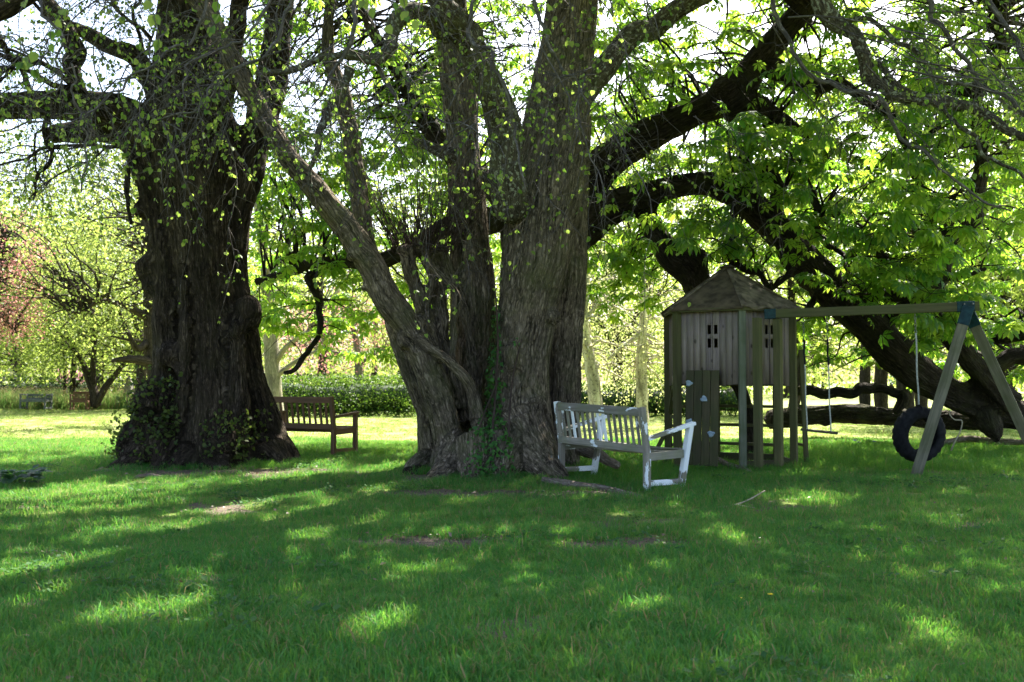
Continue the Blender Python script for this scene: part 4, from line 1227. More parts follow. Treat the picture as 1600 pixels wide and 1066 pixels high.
bl = [(at(px, py, d), r * d / F, s) for (px, py, d, r, s) in ((1140, 150, 16.1, 38, 1), (1345, 668, 19.9, 12, .8), (1290, 663, 19.9, 10, .8), (1085, 410, 15.9, 28, 1), (1240, 400, 15.8, 24, 1.2))]
ctrunk = organic(ctubes, .035, 1, .05, .018, 13, bl, .045)
trunk_part('trunk', ctrunk, M['chestnut_bark'], chest)
CB = [
 [(1180, 330, 15.9, 16), (1150, 240, 15.7, 12), (1185, 215, 15.5, 9), (1205, 185, 15.3, 7)],
 [(1145, 155, 16.2, 18), (1210, 190, 15.9, 11), (1262, 230, 15.6, 8), (1300, 260, 15.3, 5)],
 [(1120, 292, 16, 13), (1190, 262, 15.7, 11), (1212, 300, 15.5, 10), (1222, 335, 15.3, 7), (1240, 360, 15.2, 4)],
 [(1390, 500, 16, 14), (1455, 398, 16.2, 13), (1478, 375, 16.3, 12), (1495, 335, 16.4, 12), (1500, 262, 16.5, 11), (1516, 215, 16.6, 10), (1540, 120, 16.7, 8), (1560, 0, 16.8, 6)],
 [(1470, 385, 16.2, 8), (1475, 330, 15.9, 5), (1480, 305, 15.7, 3)],
 [(1240, 612, 18, 7), (1262, 610, 18, 7), (1294, 617, 18, 7.5), (1324, 610, 18, 7.5), (1358, 599, 18, 7.5), (1392, 604, 18, 8), (1406, 625, 18, 8), (1399, 645, 18, 5)],
 [(1138, 405, 15.3, 6), (1145, 370, 15.4, 5), (1150, 330, 15.6, 5), (1160, 310, 15.9, 8)],
 [(1140, 412, 15.2, 4), (1165, 412, 15.0, 5), (1185, 420, 15, 5), (1202, 436, 15, 5), (1215, 426, 15.1, 4.5), (1240, 420, 15.5, 5)],
 [(1345, 470, 15.7, 12), (1420, 458, 15.4, 8), (1470, 445, 15.2, 5), (1540, 420, 15, 3)],
 [(1556, 530, 15.5, 8), (1600, 522, 15.3, 9), (1660, 520, 15.2, 9)],
 [(1560, 570, 15.8, 14), (1585, 550, 15.7, 12), (1640, 545, 15.6, 12)],
 [(500, 470, 18.0, 5), (495, 530, 17.6, 4.5), (470, 565, 17.4, 4), (444, 583, 17.2, 3)],
 [(400, 440, 18.5, 5), (460, 430, 18.3, 7), (520, 410, 18.1, 9), (640, 380, 17.6, 14), (760, 330, 17.2, 20), (860, 300, 16.8, 26)],
 [(500, 480, 18, 6), (490, 440, 18.1, 7), (520, 412, 18.1, 8)],
 [(830, 420, 16.9, 30), (760, 300, 17.6, 20), (680, 200, 18, 14), (600, 90, 18.3, 9), (560, -40, 18.5, 6)],
 [(1262, 12, 16.1, 20), (1210, -60, 16, 18), (1190, -200, 16, 14)],
 [(1180, 100, 16.3, 16), (1290, 130, 15.6, 10), (1400, 200, 15, 7), (1440, 290, 14.8, 4)],
 [(1320, 480, 15.8, 12), (1370, 410, 15.2, 8), (1330, 350, 14.8, 6), (1280, 330, 14.5, 4)],
 [(1260, 490, 15.9, 7), (1280, 450, 15.6, 3), (1330, 460, 15.2, 2)],
 [(1270, 300, 15.3, 6), (1268, 350, 15.2, 6), (1290, 375, 15.1, 5), (1312, 383, 15.1, 4), (1330, 420, 15, 3)],
]
cp_ = []
for k, Pth in enumerate(CB):
    P = kink(pxpath(Pth, 8), 1.1, k + 40); cp_.append(P)
    g = Geo(); g.tube(P, 12, .16, k)
    wpart('branch', g, M['chestnut_bark'], chest)
seedp = np.vstack([t[:, :3] for t in ctubes] + [p[:, :3] for p in cp_])
seedp = seedp[seedp[:, 2] > 1.2]

CLEAR = [(1030, 415, 1245, 760), (640, 560, 1030, 760), (905, 500, 1040, 660), (0, 600, 640, 1066), (1245, 570, 1420, 760), (1420, 600, 1600, 800), (640, 700, 1600, 1066)]
def chestnut_foliage(zones, lv, g, n_each, size):
    """zones: (px0, py0, px1, py1, d0, d1, clumps): volumes of the crown"""
    for (x0, y0, x1, y1, d0, d1, n) in zones:
        for _ in range(n):
            c = at(RNG.uniform(x0, x1), RNG.uniform(y0, y1), RNG.uniform(d0, d1))
            s = seedp[np.argmin(np.linalg.norm((seedp - c) * np.array([1, .7, 1]), axis=1) + RNG.uniform(0, .6, len(seedp)))]
            L = np.linalg.norm(c - s)
            if L < 4.5:
                limb_to(g, s, c, .012 + .006 * L, .005, 4, .08)
            k = max(2, int(n_each * RNG.uniform(.6, 1.4)))
            nt = max(1, k // 6)
            for _t in range(nt):
                tip = c + RNG.normal(0, .38, 3) * np.array([1, 1, .8])
                g.tube(droop(c, tip - c + 1e-3, np.linalg.norm(tip - c), 3, .006, .003, .02, .1), 3)
                kk = RNG.integers(4, 8)
                az = RNG.uniform(0, 6.283) + np.arange(kk) * 6.283 / kk + RNG.normal(0, .25, kk)
                ax = np.stack([np.cos(az), np.sin(az), RNG.uniform(-1.2, .15, kk)], 1)
                pet = RNG.uniform(.06, .16, kk)[:, None]
                nr = np.stack([np.cos(az) * .35, np.sin(az) * .35, np.ones(kk)], 1) + RNG.normal(0, .32, (kk, 3))
                lv.add(tip + norm(ax) * pet, ax, nr, RNG.uniform(size[0], size[1], kk))
g = Geo(); lv = Leaves('chestnut')
chestnut_foliage([(1100, 60, 1460, 420, 13.0, 15.2, 84), (1180, 330, 1460, 520, 13.4, 15.4, 40), (1000, 180, 1240, 400, 14.2, 15.6, 26), (1380, 300, 1600, 520, 13.6, 15.5, 32), (1440, 30, 1640, 250, 13.5, 15.5, 34), (920, 60, 1120, 330, 14.8, 16, 14)], lv, g, 19, (.11, .225))
lvf = Leaves('chestnut_far')
chestnut_foliage([(940, -20, 1660, 420, 16.6, 23, 400), (1200, 380, 1660, 590, 16.8, 22, 85), (920, 360, 1060, 470, 16.8, 19, 24), (390, 240, 660, 520, 16.8, 20, 90), (390, -20, 720, 260, 16.8, 22, 170), (660, -20, 940, 420, 17.2, 22, 100),
                  (900, -380, 1900, -20, 14, 22, 340), (1080, -260, 1750, -20, 15.5, 19, 60), (1400, 540, 1640, 600, 17, 20, 6)], lvf, g, 20, (.11, .21))  # smaller overhead zone, out of view, is added to shade the front leaves
for l_, clr in ((lv, CLEAR), (lvf, CLEAR)):
    P, _, _, _ = l_.cat()
    px, py, d = project(P)
    arc = project(np.vstack([t[:, :3] for t in ctubes[:2]]))
    arcm = np.zeros(len(px), bool)
    for ax_, ay_, r_ in zip(arc[0], arc[1], np.concatenate([t[:, 3] for t in ctubes[:2]])):
        arcm |= (np.hypot(px - ax_, py - ay_) < r_ * F / 16.2 + 6)
    arcm &= (P[:, 1] < 16.4) & (px > 930) & (RNG.random(len(px)) < .88)
    l_.filter(~arcm & ~inside_any(px, py, clr) & ~(sun_gap(P) & (py < 250)))
wpart('branchlets', g, M['chestnut_bark'], chest, kind='stuff')
emit_leaves(lv, M['chestnut_leaf'], chest, 'foliage', 298)
emit_leaves(lvf, M['chestnut_leaf'], chest, 'back_foliage')

# ------------------------------------------------------------------ background trees
def bg_tree(name, label, cat, px, py, d, stems, crowns, mat, bark, leaf=(.09, .14), n_each=60, sig=.55, group=None, kind='card', clear=None, rbase=.12, extra=None, up=.4):
    """stems: px paths (with px radius); crowns: (px, py, d, rx, ry, rz metres, clumps)"""
    b = at(px, py, d); b[2] = gz(b[0], b[1])
    t = thing(name, b, label, cat, 0, group)
    sp = []
    for st in stems:
        P = pxpath(st, 5); sp.append(P[:, :3])
        g = Geo(); g.tube(P, 9, .12, 3)
        wpart('trunk' if st[0][3] >= 6 or st is stems[0] else 'branch', g, bark, t)
    sp = np.vstack(sp)
    sp_up = sp[sp[:, 2] > min(1.5, sp[:, 2].max() * .5)]
    g = Geo(); lv = Leaves(kind)
    for (cx, cy, cd, rx, ry, rz, n) in crowns:
        pts = ellipsoid_pts(n, at(cx, cy, cd), (rx, ry, rz), .2)
        for p in pts:
            s = sp_up[np.argmin(np.linalg.norm(sp_up - p, axis=1) + RNG.uniform(0, 1.2, len(sp_up)))]
            limb_to(g, s, p, .035, .01, 4, .05)
        clump_leaves(lv, pts, sig, n_each, leaf, up=up)
    P, _, _, _ = lv.cat()
    keep = P[:, 2] > .35
    if clear:
        qx, qy, _ = project(P); keep &= ~inside_any(qx, qy, clear)
    lv.filter(keep)
    wpart('branches', g, bark, t, kind='stuff')
    emit_leaves(lv, mat, t, 'crown')
    return t

LCLR = [(0, 590, 640, 800)]
bg_tree('small_tree', 'slim two stemmed young tree in front of the dark hedge, beside a small far bench', 'tree', 108, 637, 43,
        [[(112, 638, 43, 5), (114, 600, 43, 4.5), (116, 565, 43, 4), (120, 530, 43, 3), (130, 480, 43, 2)], [(103, 638, 43, 3), (101, 590, 43, 2.5), (100, 555, 43, 2), (85, 520, 43, 1.5)], [(113, 610, 43, 2.5), (125, 595, 43, 2), (140, 575, 43, 1.5)]],
        [(110, 470, 43, 3.6, 3, 2.6, 62)], M['yellow_leaf'], M['far_bark'], (.10, .16), 62, .5, clear=[(0, 600, 240, 700), (20, 570, 60, 600)])
bg_tree('spreading_tree', 'low spreading tree whose three dark stems fan out from the far lawn edge', 'tree', 148, 635, 41,
        [[(150, 634, 41, 8), (146, 610, 41, 7), (138, 590, 41, 6), (128, 565, 41, 4), (110, 540, 41, 3)], [(150, 632, 41, 6), (165, 605, 41, 5), (178, 588, 41, 4.5), (192, 570, 41, 3), (205, 550, 41, 2)], [(147, 630, 41, 6), (145, 590, 41, 5), (146, 560, 41, 4), (150, 520, 41, 3)]],
        [(165, 500, 41, 3.4, 3, 2.1, 60)], M['far_leaf'], M['far_bark'], (.10, .16), 60, .5, clear=[(0, 598, 240, 700)])
bg_tree('dark_tree', 'tree with a level dark bough showing left of the huge lime trunk', 'tree', 238, 660, 27,
        [[(250, 668, 27, 16), (246, 600, 27, 14), (240, 550, 27, 14), (236, 480, 27, 12), (230, 400, 27, 9), (225, 320, 27, 6)], [(244, 570, 27, 8), (215, 562, 26.5, 7), (185, 562, 26.3, 4), (175, 565, 26.2, 3)], [(238, 500, 27, 8), (200, 480, 26.5, 5), (160, 470, 26, 4), (120, 490, 25.5, 2.5)], [(236, 530, 27, 6), (215, 545, 26.5, 5), (200, 520, 26.2, 3)]],
        [(190, 420, 26.5, 3.0, 2.4, 2.2, 62), (90, 400, 26, 2.4, 2.2, 1.6, 30)], M['yellow_leaf'], M['far_bark'], (.07, .11), 60, .45, clear=[(0, 560, 240, 700)])
bg_tree('copper_tree', 'copper red leaved tree at the far left edge', 'tree', -30, 655, 25,
        [[(-34, 668, 25, 9), (-28, 560, 25, 8), (-14, 480, 25, 6), (-2, 420, 25, 5), (8, 360, 25, 3)], [(-14, 480, 25, 4), (10, 500, 25, 3), (26, 520, 25, 2)]],
        [(2, 430, 25, 1.25, 1.1, 1.8, 72)], M['copper_leaf'], M['far_bark'], (.05, .08), 70, .26, clear=[(0, 560, 240, 700)])
bg_tree('pale_trunk_tree', 'pale grey trunked tree standing just left of the brown bench back', 'tree', 428, 640, 29,
        [[(432, 652, 29, 13), (428, 600, 29, 12), (424, 550, 29, 12), (420, 480, 29, 10), (412, 400, 29, 8), (400, 300, 29, 6)], [(426, 575, 29, 5), (445, 545, 28.8, 4), (470, 525, 28.6, 3), (490, 515, 28.5, 2)], [(428, 590, 29, 5), (470, 560, 29, 3), (505, 545, 29, 2)]],
        [(470, 400, 29.5, 3.5, 2.6, 2.6, 55)], M['far_leaf'], M['pale_bark'], (.08, .13), 60, .5, clear=[(400, 470, 640, 800)])
bg_tree('blossom_tree', 'rosy budded tree in sunlight above the clipped hedge', 'tree', 560, 630, 46,
        [[(560, 640, 46, 7), (560, 560, 46, 6), (550, 500, 46, 4), (540, 440, 46, 3)], [(560, 570, 46, 3), (600, 545, 45.8, 2), (640, 530, 45.6, 1.5)], [(556, 560, 46, 3), (500, 545, 45.8, 2), (460, 540, 45.8, 1.5)]],
        [(540, 525, 46, 4.0, 2.5, 1.7, 70), (600, 480, 46, 3, 2.5, 1.6, 30)], M['copper_leaf'], M['pale_bark'], (.08, .13), 50, .5)
bg_tree('leafy_tree', 'bright green tree rising behind the rosy budded tree', 'tree', 500, 630, 55,
        [[(500, 632, 55, 8), (505, 540, 55, 7), (500, 450, 55, 5), (505, 330, 55, 3)]], [(500, 470, 55, 5, 4, 4, 80)], M['yellow_leaf'], M['far_bark'], (.13, .2), 60, .7)
for i, (x, dd, lab, st) in enumerate(((930, 25, 'white trunked birch nearest the lime trunk, leaning left above the bench back', [(933, 665, 25, 11), (930, 620, 25, 11), (924, 575, 25, 10), (915, 530, 25, 8), (912, 480, 25, 7), (916, 430, 25, 6), (915, 370, 25, 4), (913, 300, 25, 2.5)]),
                                      (1003, 25.5, 'straight white trunked birch just left of the play tower', [(1003, 665, 25.5, 10), (1003, 620, 25.5, 9.5), (1002, 570, 25.5, 8.5), (1004, 520, 25.5, 7), (1006, 470, 25.5, 6), (1000, 400, 25.5, 4), (1000, 330, 25.5, 2.5)]))):
    ex = [(912, 500, 25, 4), (930, 480, 25, 3), (940, 455, 25, 2)] if i == 0 else [(1004, 520, 25.5, 3.5), (975, 540, 25.3, 3), (950, 562, 25.2, 2)]
    bg_tree('birch_tree', lab, 'tree', x, 662, dd, [st, ex], [(x + 15, 480, dd + .5, 1.5, 1.5, 2.2, 40), (x + 10, 580, dd + 1.5, 1.3, 1.2, .9, 14)], M['birch_leaf'], M['birch_bark'], (.05, .08), 60, .38, group='white trunked birches between the lime tree and the play tower')
for i, (x, dd, r, lab) in enumerate(((1352, 33, 9, 'slim dark trunk farthest left of those beyond the seat swing'), (1377, 34, 11, 'dark straight tree trunk just left of the tyre swing rope, far behind'), (1415, 31, 14, 'thick dark trunk behind the tyre swing rope'), (1440, 33, 10, 'dark trunk far behind the tyre swing, right of the rope'))):
    bg_tree('dark_trunked_tree', lab, 'tree', x, 652, dd, [[(x, 655, dd, r), (x - 1, 600, dd, r * .95), (x + 1, 540, dd, r * .8), (x - 3, 450, dd, r * .6), (x, 350, dd, r * .4)]],
            [(x + RNG.uniform(-30, 60), 430, dd + 1, 2.6, 2.2, 2.4, 42)], M['far_leaf'], M['far_bark'], (.09, .14), 60, .5, group='dark trunked trees far behind the swings', clear=[(1200, 590, 1600, 700)])
bg_tree('conifer_tree', 'blue green conifer far behind the chestnut leaves on the right', 'tree', 1440, 640, 45,
        [[(1440, 640, 45, 8), (1440, 400, 45, 5), (1440, 250, 45, 2)]], [(1440, 520, 45, 2.6, 2.6, 2.4, 50), (1440, 380, 45, 1.8, 1.8, 2.4, 40), (1440, 280, 45, 1, 1, 1.6, 16)], M['conifer_leaf'], M['far_bark'], (.08, .13), 90, .4)
for i, (x, dd, z, lab) in enumerate(((1570, 27, 3.2, 'light green tree beyond the right end of the swings'), (1240, 36, 3.5, 'light green tree seen between play tower and seat swing'), (960, 37, 3.2, 'pale leafy tree closing the gap behind the birches'), (1640, 40, 4, 'leafy tree past the right edge of the swings'), (310, 52, 4, 'leafy green tree hidden mostly by the huge lime trunk'), (20, 60, 4.5, 'pale green tall tree beyond the dark hedge at far left'), (-80, 36, 4.4, 'broad yellow green tree behind the copper red tree'), (215, 40, 4.2, 'yellow green tree rising directly behind the huge lime trunk'), (150, 52, 4.2, 'airy yellow green tree behind the spreading tree with three dark stems'), (700, 44, 4, 'leafy tree glimpsed between the stems of the lime'))):
    py0 = HORIZON + CAMH * F / dd
    Z = lambda z: HORIZON + (CAMH - z) * F / dd
    bg_tree('leafy_tree', lab, 'tree', x, py0, dd, [[(x, py0 + 3, dd, 340 / dd), (x + 6, Z(2), dd, 290 / dd), (x - 5, Z(5), dd, 200 / dd), (x + 3, Z(9), dd, 100 / dd)], [(x, Z(1.8), dd, 150 / dd), (x + 60 * 30 / dd, Z(4.5), dd, 80 / dd)], [(x, Z(2.2), dd, 150 / dd), (x - 60 * 30 / dd, Z(5), dd, 80 / dd)]],
            [(x, Z(6.8 if dd > 35 else 5.2), dd, z * 1.15, z, 4.6 if dd > 35 else 3.2, 170), (x + 10, Z(2.4), dd + 2, z, z * .6, 1.2, 30)], M['far_leaf'] if i % 2 == 0 else M['yellow_leaf'], M['far_bark'], (.10, .17), 100, .62, clear=[(1240, 600, 1600, 700)])

def hedge(name, label, p0, p1, h, dp, mat, n, leaf, gap=0.0):
    a = np.array(p0); b = np.array(p1)
    t = thing(name, (a + b) / 2, label, 'hedge')
    lv = Leaves('card')
    u = RNG.random(n)[:, None]
    c = a * (1 - u) + b * u
    x = RNG.uniform(-1, 1, n); y = RNG.uniform(0, 1, n)
    ph = h * (1 + .12 * vnoise(np.stack([c[:, 0] * .7, c[:, 1] * .7, c[:, 0] * 0], 1), 5))
    rr = np.sqrt(np.maximum(0, 1 - np.maximum(0, (y - .6) / .4) ** 2))
    sgn = np.where(RNG.random(n) < .75, np.sign(x), x)
    c = c + np.stack([x * 0, sgn * dp * rr * RNG.uniform(.75, 1.05, n), y * ph], 1)
    lv.add(c, rnd_unit(n), rnd_unit(n) + np.array([0, -.3, .5]), RNG.uniform(*leaf, n))
    g = Geo()
    L = np.linalg.norm(b - a)
    for k in range(int(L / .5)):
        q = a + (b - a) * (k + .5) * .5 / L
        for _ in range(3):
            g.tube(droop(q + RNG.normal(0, .1, 3) * np.array([1, 1, 0]), [RNG.normal(0, .4), RNG.normal(0, .4), 1], h * .85, 4, .02, .006, 0, .12), 4)
    wpart('stems', g, M['far_bark'], t, kind='stuff')
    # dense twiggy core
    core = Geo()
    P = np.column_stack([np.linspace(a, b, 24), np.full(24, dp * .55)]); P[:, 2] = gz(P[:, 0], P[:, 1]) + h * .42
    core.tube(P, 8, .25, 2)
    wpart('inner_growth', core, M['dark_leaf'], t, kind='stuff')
    emit_leaves(lv, mat, t, 'leaves')
hg = ground_at(420, 651); hh_ = ground_at(655, 651)
hedge('hedge', 'rounded glossy green hedge beyond the brown bench', hg, hh_, 1.45, .8, M['hedge_leaf'], 9500, (.06, .11))
hedge('hedge', 'long dark clipped hedge beyond the flowering meadow strip', (-34, 54, 0), (-4, 54, 0), 1.5, .7, M['dark_leaf'], 9000, (.12, .2))
hedge('hedge', 'low dark hedge glimpsed behind birches and white bench', (1.5, 33, 0), (7.5, 33, 0), 1.2, .7, M['hedge_leaf'], 5000, (.08, .12))

b = at(115, 600, 62); b[2] = 0
pb = thing('flowering_shrub', b, 'pink flowering shrub above the dark hedge, far left', 'shrub')
lp = Leaves('card'); clump_leaves(lp, ellipsoid_pts(16, at(115, 588, 62), (.9, .6, .6)), .3, 50, (.1, .16))
g = Geo()
for k in range(7): limb_to(g, b, at(RNG.uniform(95, 135), 585, 62), .05, .015, 4)
wpart('stems', g, M['far_bark'], pb); emit_leaves(lp, M['pink_leaf'], pb, 'flowers')

# far wood
lw = Leaves('card')
pts = []
for k in range(620):
    x = RNG.uniform(-75, 75); y = RNG.uniform(66, 95)
    H = 12 + 5.0 * vnoise(np.array([[x * .12, y * .1, 0]]), 41)[0]
    for z in RNG.uniform(.6, H, 7): pts.append((x + RNG.normal(0, 1), y, z))
clump_leaves(lw, np.array(pts), 1.2, 26, (.28, .45))
wood = thing('woodland', (0, 80, 0), 'distant mass of green woodland closing the view', 'woodland')
wood['kind'] = 'stuff'
emit_leaves(lw, M['far_leaf'], wood, 'foliage')
g = Geo()
for k in range(90):
    x = RNG.uniform(-75, 75); y = RNG.uniform(68, 92)
    P = np.array([[x, y, -.1, .25], [x + .2, y, 3, .2], [x + .3, y, 8, .08]])
    g.tube(catmull(P, 4), 6)
wpart('trunks', g, M['far_bark'], wood, kind='stuff')

# ------------------------------------------------------------------ play tower
TC = np.array([338 / F * 14.2, 14.2, 0.0]); R6 = .90
tz = gz(TC[0], TC[1])
tower = thing('play_tower', (TC[0], TC[1], tz - .01), 'six sided wooden play tower on posts with a pointed felt roof', 'playhouse')
def hv(k, r=R6, z=0):
    a = math.radians(-1 + 60 * k)
    return Vector((r * math.sin(a), -r * math.cos(a), z))
WB, WT = 1.17, 2.19
for k in range(6):
    p = hv(k, R6 + .02)
    bar('post', p + Vector((0, 0, -.05)), p + Vector((0, 0, 2.20)), .09, .09, M['pale_post'] if k == 0 else M['olive_wood'], tower, up=(p.x, p.y, 0))

def plank_mesh(w, z0, z1, th, holes, mat, seed):
    """upright plank in its own frame: x across, z up, with rectangular holes (x0, z0, x1, z1)"""
    xs = sorted({-w / 2, w / 2} | {a for h in holes for a in (h[0], h[2])})
    zs = sorted({z0, z1} | {a for h in holes for a in (h[1], h[3])})
    solid = lambda i, j: 0 <= i < len(xs) - 1 and 0 <= j < len(zs) - 1 and not any(h[0] - 1e-6 <= xs[i] and xs[i + 1] <= h[2] + 1e-6 and h[1] - 1e-6 <= zs[j] and zs[j + 1] <= h[3] + 1e-6 for h in holes)
    V, Fc = [], []
    vid = {}
    def vv(i, j, s):
        if (i, j, s) not in vid:
            vid[(i, j, s)] = len(V); V.append((xs[i], s * th / 2, zs[j]))
        return vid[(i, j, s)]
    for i in range(len(xs) - 1):
        for j in range(len(zs) - 1):
            if not solid(i, j): continue
            Fc.append((vv(i, j, -1), vv(i + 1, j, -1), vv(i + 1, j + 1, -1), vv(i, j + 1, -1)))
            Fc.append((vv(i, j, 1), vv(i, j + 1, 1), vv(i + 1, j + 1, 1), vv(i + 1, j, 1)))
            for (di, dj, e) in ((-1, 0, ((i, j), (i, j + 1))), (1, 0, ((i + 1, j + 1), (i + 1, j))), (0, -1, ((i + 1, j), (i, j))), (0, 1, ((i, j + 1), (i + 1, j + 1)))):
                if not solid(i + di, j + dj):
                    (a, b_), (c, d_) = e
                    Fc.append((vv(a, b_, -1), vv(c, d_, -1), vv(c, d_, 1), vv(a, b_, 1)))
    V = np.array(V)
    return mesh_np('plank', V, [np.array(Fc)], mat, False, V[:, [0, 1, 2]] + np.array([seed * 1.37, seed * .7, seed * 2.1]))

NPL = 9
for k in range(6):
    A, B = hv(k - 1), hv(k)           # face k runs from vertex k-1 to k
    dirv = (B - A).normalized()
    nrm = Vector((dirv.y, -dirv.x, 0))
    Lf = (B - A).length - .075
    w = Lf / NPL
    ang = math.atan2(dirv.y, dirv.x)
    for j in range(NPL):
        off = -Lf / 2 + (j + .5) * w
        holes = []
        if k in (0, 1, 3, 4) and j in (4, 5):
            hw = .052
            for zc in (1.73, 1.915):
                holes.append((-hw / 2, zc - .062, hw / 2, zc + .062))
        z0 = WB - (.008 * ((j * 7 + k * 3) % 4)); z1 = WT
        if k in (5,) and 2 <= j <= 6:      # the arched opening of the left side
            if j in (3, 4, 5):
                holes = [(-w / 2 - 1e-9, WB + .12, w / 2 + 1e-9, WB + (.72 if j != 4 else .80))]
                me1 = plank_mesh(w - .004, WB, WB + .12, .018, [], M['grey_plank'], RNG.uniform(0, 9))
                me2 = plank_mesh(w - .004, WB + (.72 if j != 4 else .80), WT, .018, [], M['grey_plank'], RNG.uniform(0, 9))
                mes = [me1, me2]
            else:
                mes = [plank_mesh(w - .004, z0, z1, .018, [], M['grey_plank'], RNG.uniform(0, 9))]
        else:
            mes = [plank_mesh(w - .004, z0, z1, .018, holes, M['grey_plank'], RNG.uniform(0, 9))]
        for me in mes:
            o = bpy.data.objects.new('plank', me)
            c = (A + B) / 2 + dirv * off + nrm * (.004 * ((j * 5 + k) % 3) - .012)
            o.location = c; o.rotation_euler = (0, 0, ang)
            link(o, tower)
    # rail under each wall inside
    bar('rail', A * .93 + Vector((0, 0, WB + .05)), B * .93 + Vector((0, 0, WB + .05)), .04, .08, M['olive_wood'], tower)
# deck boards
for j in range(9):
    y = -.68 + j * .17
    hw = min(.80, (R6 - .06) * math.sqrt(max(.05, 1 - (abs(y) / .86) ** 2)))
    bar('deck_board', (-hw * .93, y * .93, WB - .01), (hw * .93, y * .93, WB - .01), .15, .024, M['board_wood'], tower)
# roof
EZ, PZ, RR = 2.21, 2.85, 1.02
for k in range(6):
    A, B = hv(k - 1, RR, EZ), hv(k, RR, EZ)
    P = Vector((0, 0, PZ))
    n = 12
    V, Q, T = [], [], []
    rows = []
    torn = (k == 1)
    for i in range(n + 1):
        t = i / n
        a, b_ = A.lerp(P, t), B.lerp(P, t)
        m = n - i
        row = []
        for j in range(m + 1):
            s = j / m if m else 0
            q = a.lerp(b_, s)
            nr = (B - A).cross(P - A).normalized()
            h = .006 * vnoise(np.array([[q.x * 9, q.y * 9, q.z * 9]]), k)[0] - .012 * math.sin(math.pi * s) * (1 - t)
            if torn:
                h += (.035 * max(0, 1 - t * 1.7)) * vnoise(np.array([[s * 15 + t * 6, t * 5, 1.]]), 17)[0] + .022 * max(0, 1 - t * 2.0) * abs(math.sin(s * 19 + t * 7))
            if i == 0:
                h -= .008
                q = q + Vector((0, 0, -.012 * RNG.random()))
            q = q + nr * h
            row.append(len(V)); V.append(tuple(q))
        rows.append(row)
    for i in range(n):
        r0, r1 = rows[i], rows[i + 1]
        for j in range(len(r1)):
            T.append((r0[j], r0[j + 1], r1[j]))
            if j + 1 < len(r1): T.append((r0[j + 1], r1[j + 1], r1[j]))
    V = np.array(V); nv = len(V)
    V2 = V - np.array([0, 0, .02])
    T = np.array(T)
    bott = T[:, ::-1] + nv
    ed = rows[0]
    side = np.array([(ed[j + 1], ed[j], ed[j] + nv) for j in range(len(ed) - 1)] + [(ed[j + 1], ed[j] + nv, ed[j + 1] + nv) for j in range(len(ed) - 1)])
    o = link(bpy.data.objects.new('roof_panel', mesh_np('roof_panel', np.vstack([V, V2]), [np.vstack([T, bott, side])], M['roof_felt_pale'] if torn else M['roof_felt'], False)), tower)
    if torn: o['label'] = 'torn and rucked roof felt'
    e0 = hv(k, RR + .005, EZ + .006); e1 = Vector((0, 0, PZ + .012))
    bar('ridge_strip', e0, e1.lerp(e0, .02), .055, .02, M['roof_felt_pale'] if k in (5, 0) else M['roof_felt'], tower, rough=.003)
    bar('eaves_board', hv(k - 1, RR - .03, EZ - .03), hv(k, RR - .03, EZ - .03), .02, .045, M['olive_wood'], tower)
bm = bmesh.new()
bmesh.ops.create_cone(bm, cap_ends=True, segments=12, radius1=.13, radius2=.03, depth=.05, matrix=Matrix.Translation((0, 0, PZ + .01)))
bm_obj('roof_cap', bm, M['roof_felt'], tower)
# sand pit boards, cross bars and braces
for k in (0, 1, 2, 3, 4, 5):
    A, B = hv(k - 1, R6 - .02), hv(k, R6 - .02)
    if k in (1, 2, 3): bar('pit_board', A + Vector((0, 0, .07)), B + Vector((0, 0, .07)), .03, .15, M['board_wood'], tower)
    if k in (3, 4):
        for z in (.28, .56, .84):
            bar('cross_bar', A + Vector((0, 0, z)), B + Vector((0, 0, z)), .035, .045, M['olive_wood'], tower)
    if k == 5:
        for z in (.44, .70, .96):
            bar('cross_bar', A + Vector((0, 0, z)), B + Vector((0, 0, z)), .035, .045, M['olive_wood'], tower)
for (k, s) in ((4, 1), (5, -1), (5, 1)):
    A, B = hv(k - 1), hv(k)
    if s < 0: A, B = B, A
    bar('brace', A + Vector((0, 0, .72)), A.lerp(B, .48) + Vector((0, 0, WB - .02)), .05, .04, M['olive_wood'], tower)
p = hv(-2, R6)
bar('brace', p + Vector((-.28, .1, .0)), p + Vector((.02, 0, .62)), .05, .06, M['olive_wood'], tower)
# climbing board with holds
A, B = hv(-1), hv(0)
dirv = (B - A).normalized(); nrm = Vector((dirv.y, -dirv.x, 0))
cb = bpy.data.objects.new('climbing_board', None); link(cb, tower)
cc = A.lerp(B, .43) + nrm * .09
for j in range(4):
    c = cc + dirv * ((j - 1.5) * .118)
    bar('plank', c + nrm * .10 + Vector((0, 0, .08)), c + Vector((0, 0, 1.36)), .11, .028, M['board_wood'], cb, up=nrm)
for z in (.35, 1.1):
    bar('batten', cc + nrm * (.10 - .1 * z / 1.3) - nrm * .03 + dirv * -.22 + Vector((0, 0, z)), cc + nrm * (.10 - .1 * z / 1.3) - nrm * .03 + dirv * .22 + Vector((0, 0, z)), .05, .03, M['board_wood'], cb)
def hold_bm(seed):
    bm = bmesh.new()
    bmesh.ops.create_uvsphere(bm, u_segments=14, v_segments=9, radius=1)
    for v in bm.verts:
        r = math.hypot(v.co.x, v.co.y)
        a = math.atan2(v.co.y, v.co.x)
        k = 1 + .18 * math.cos(3 * a + seed) + .1 * math.cos(5 * a + seed * 2)
        v.co.x *= .048 * k; v.co.y *= .042 * k; v.co.z = v.co.z * .03 * (1 - .55 * math.exp(-(r * 2.2) ** 2) if v.co.z > 0 else .3)
    return bm
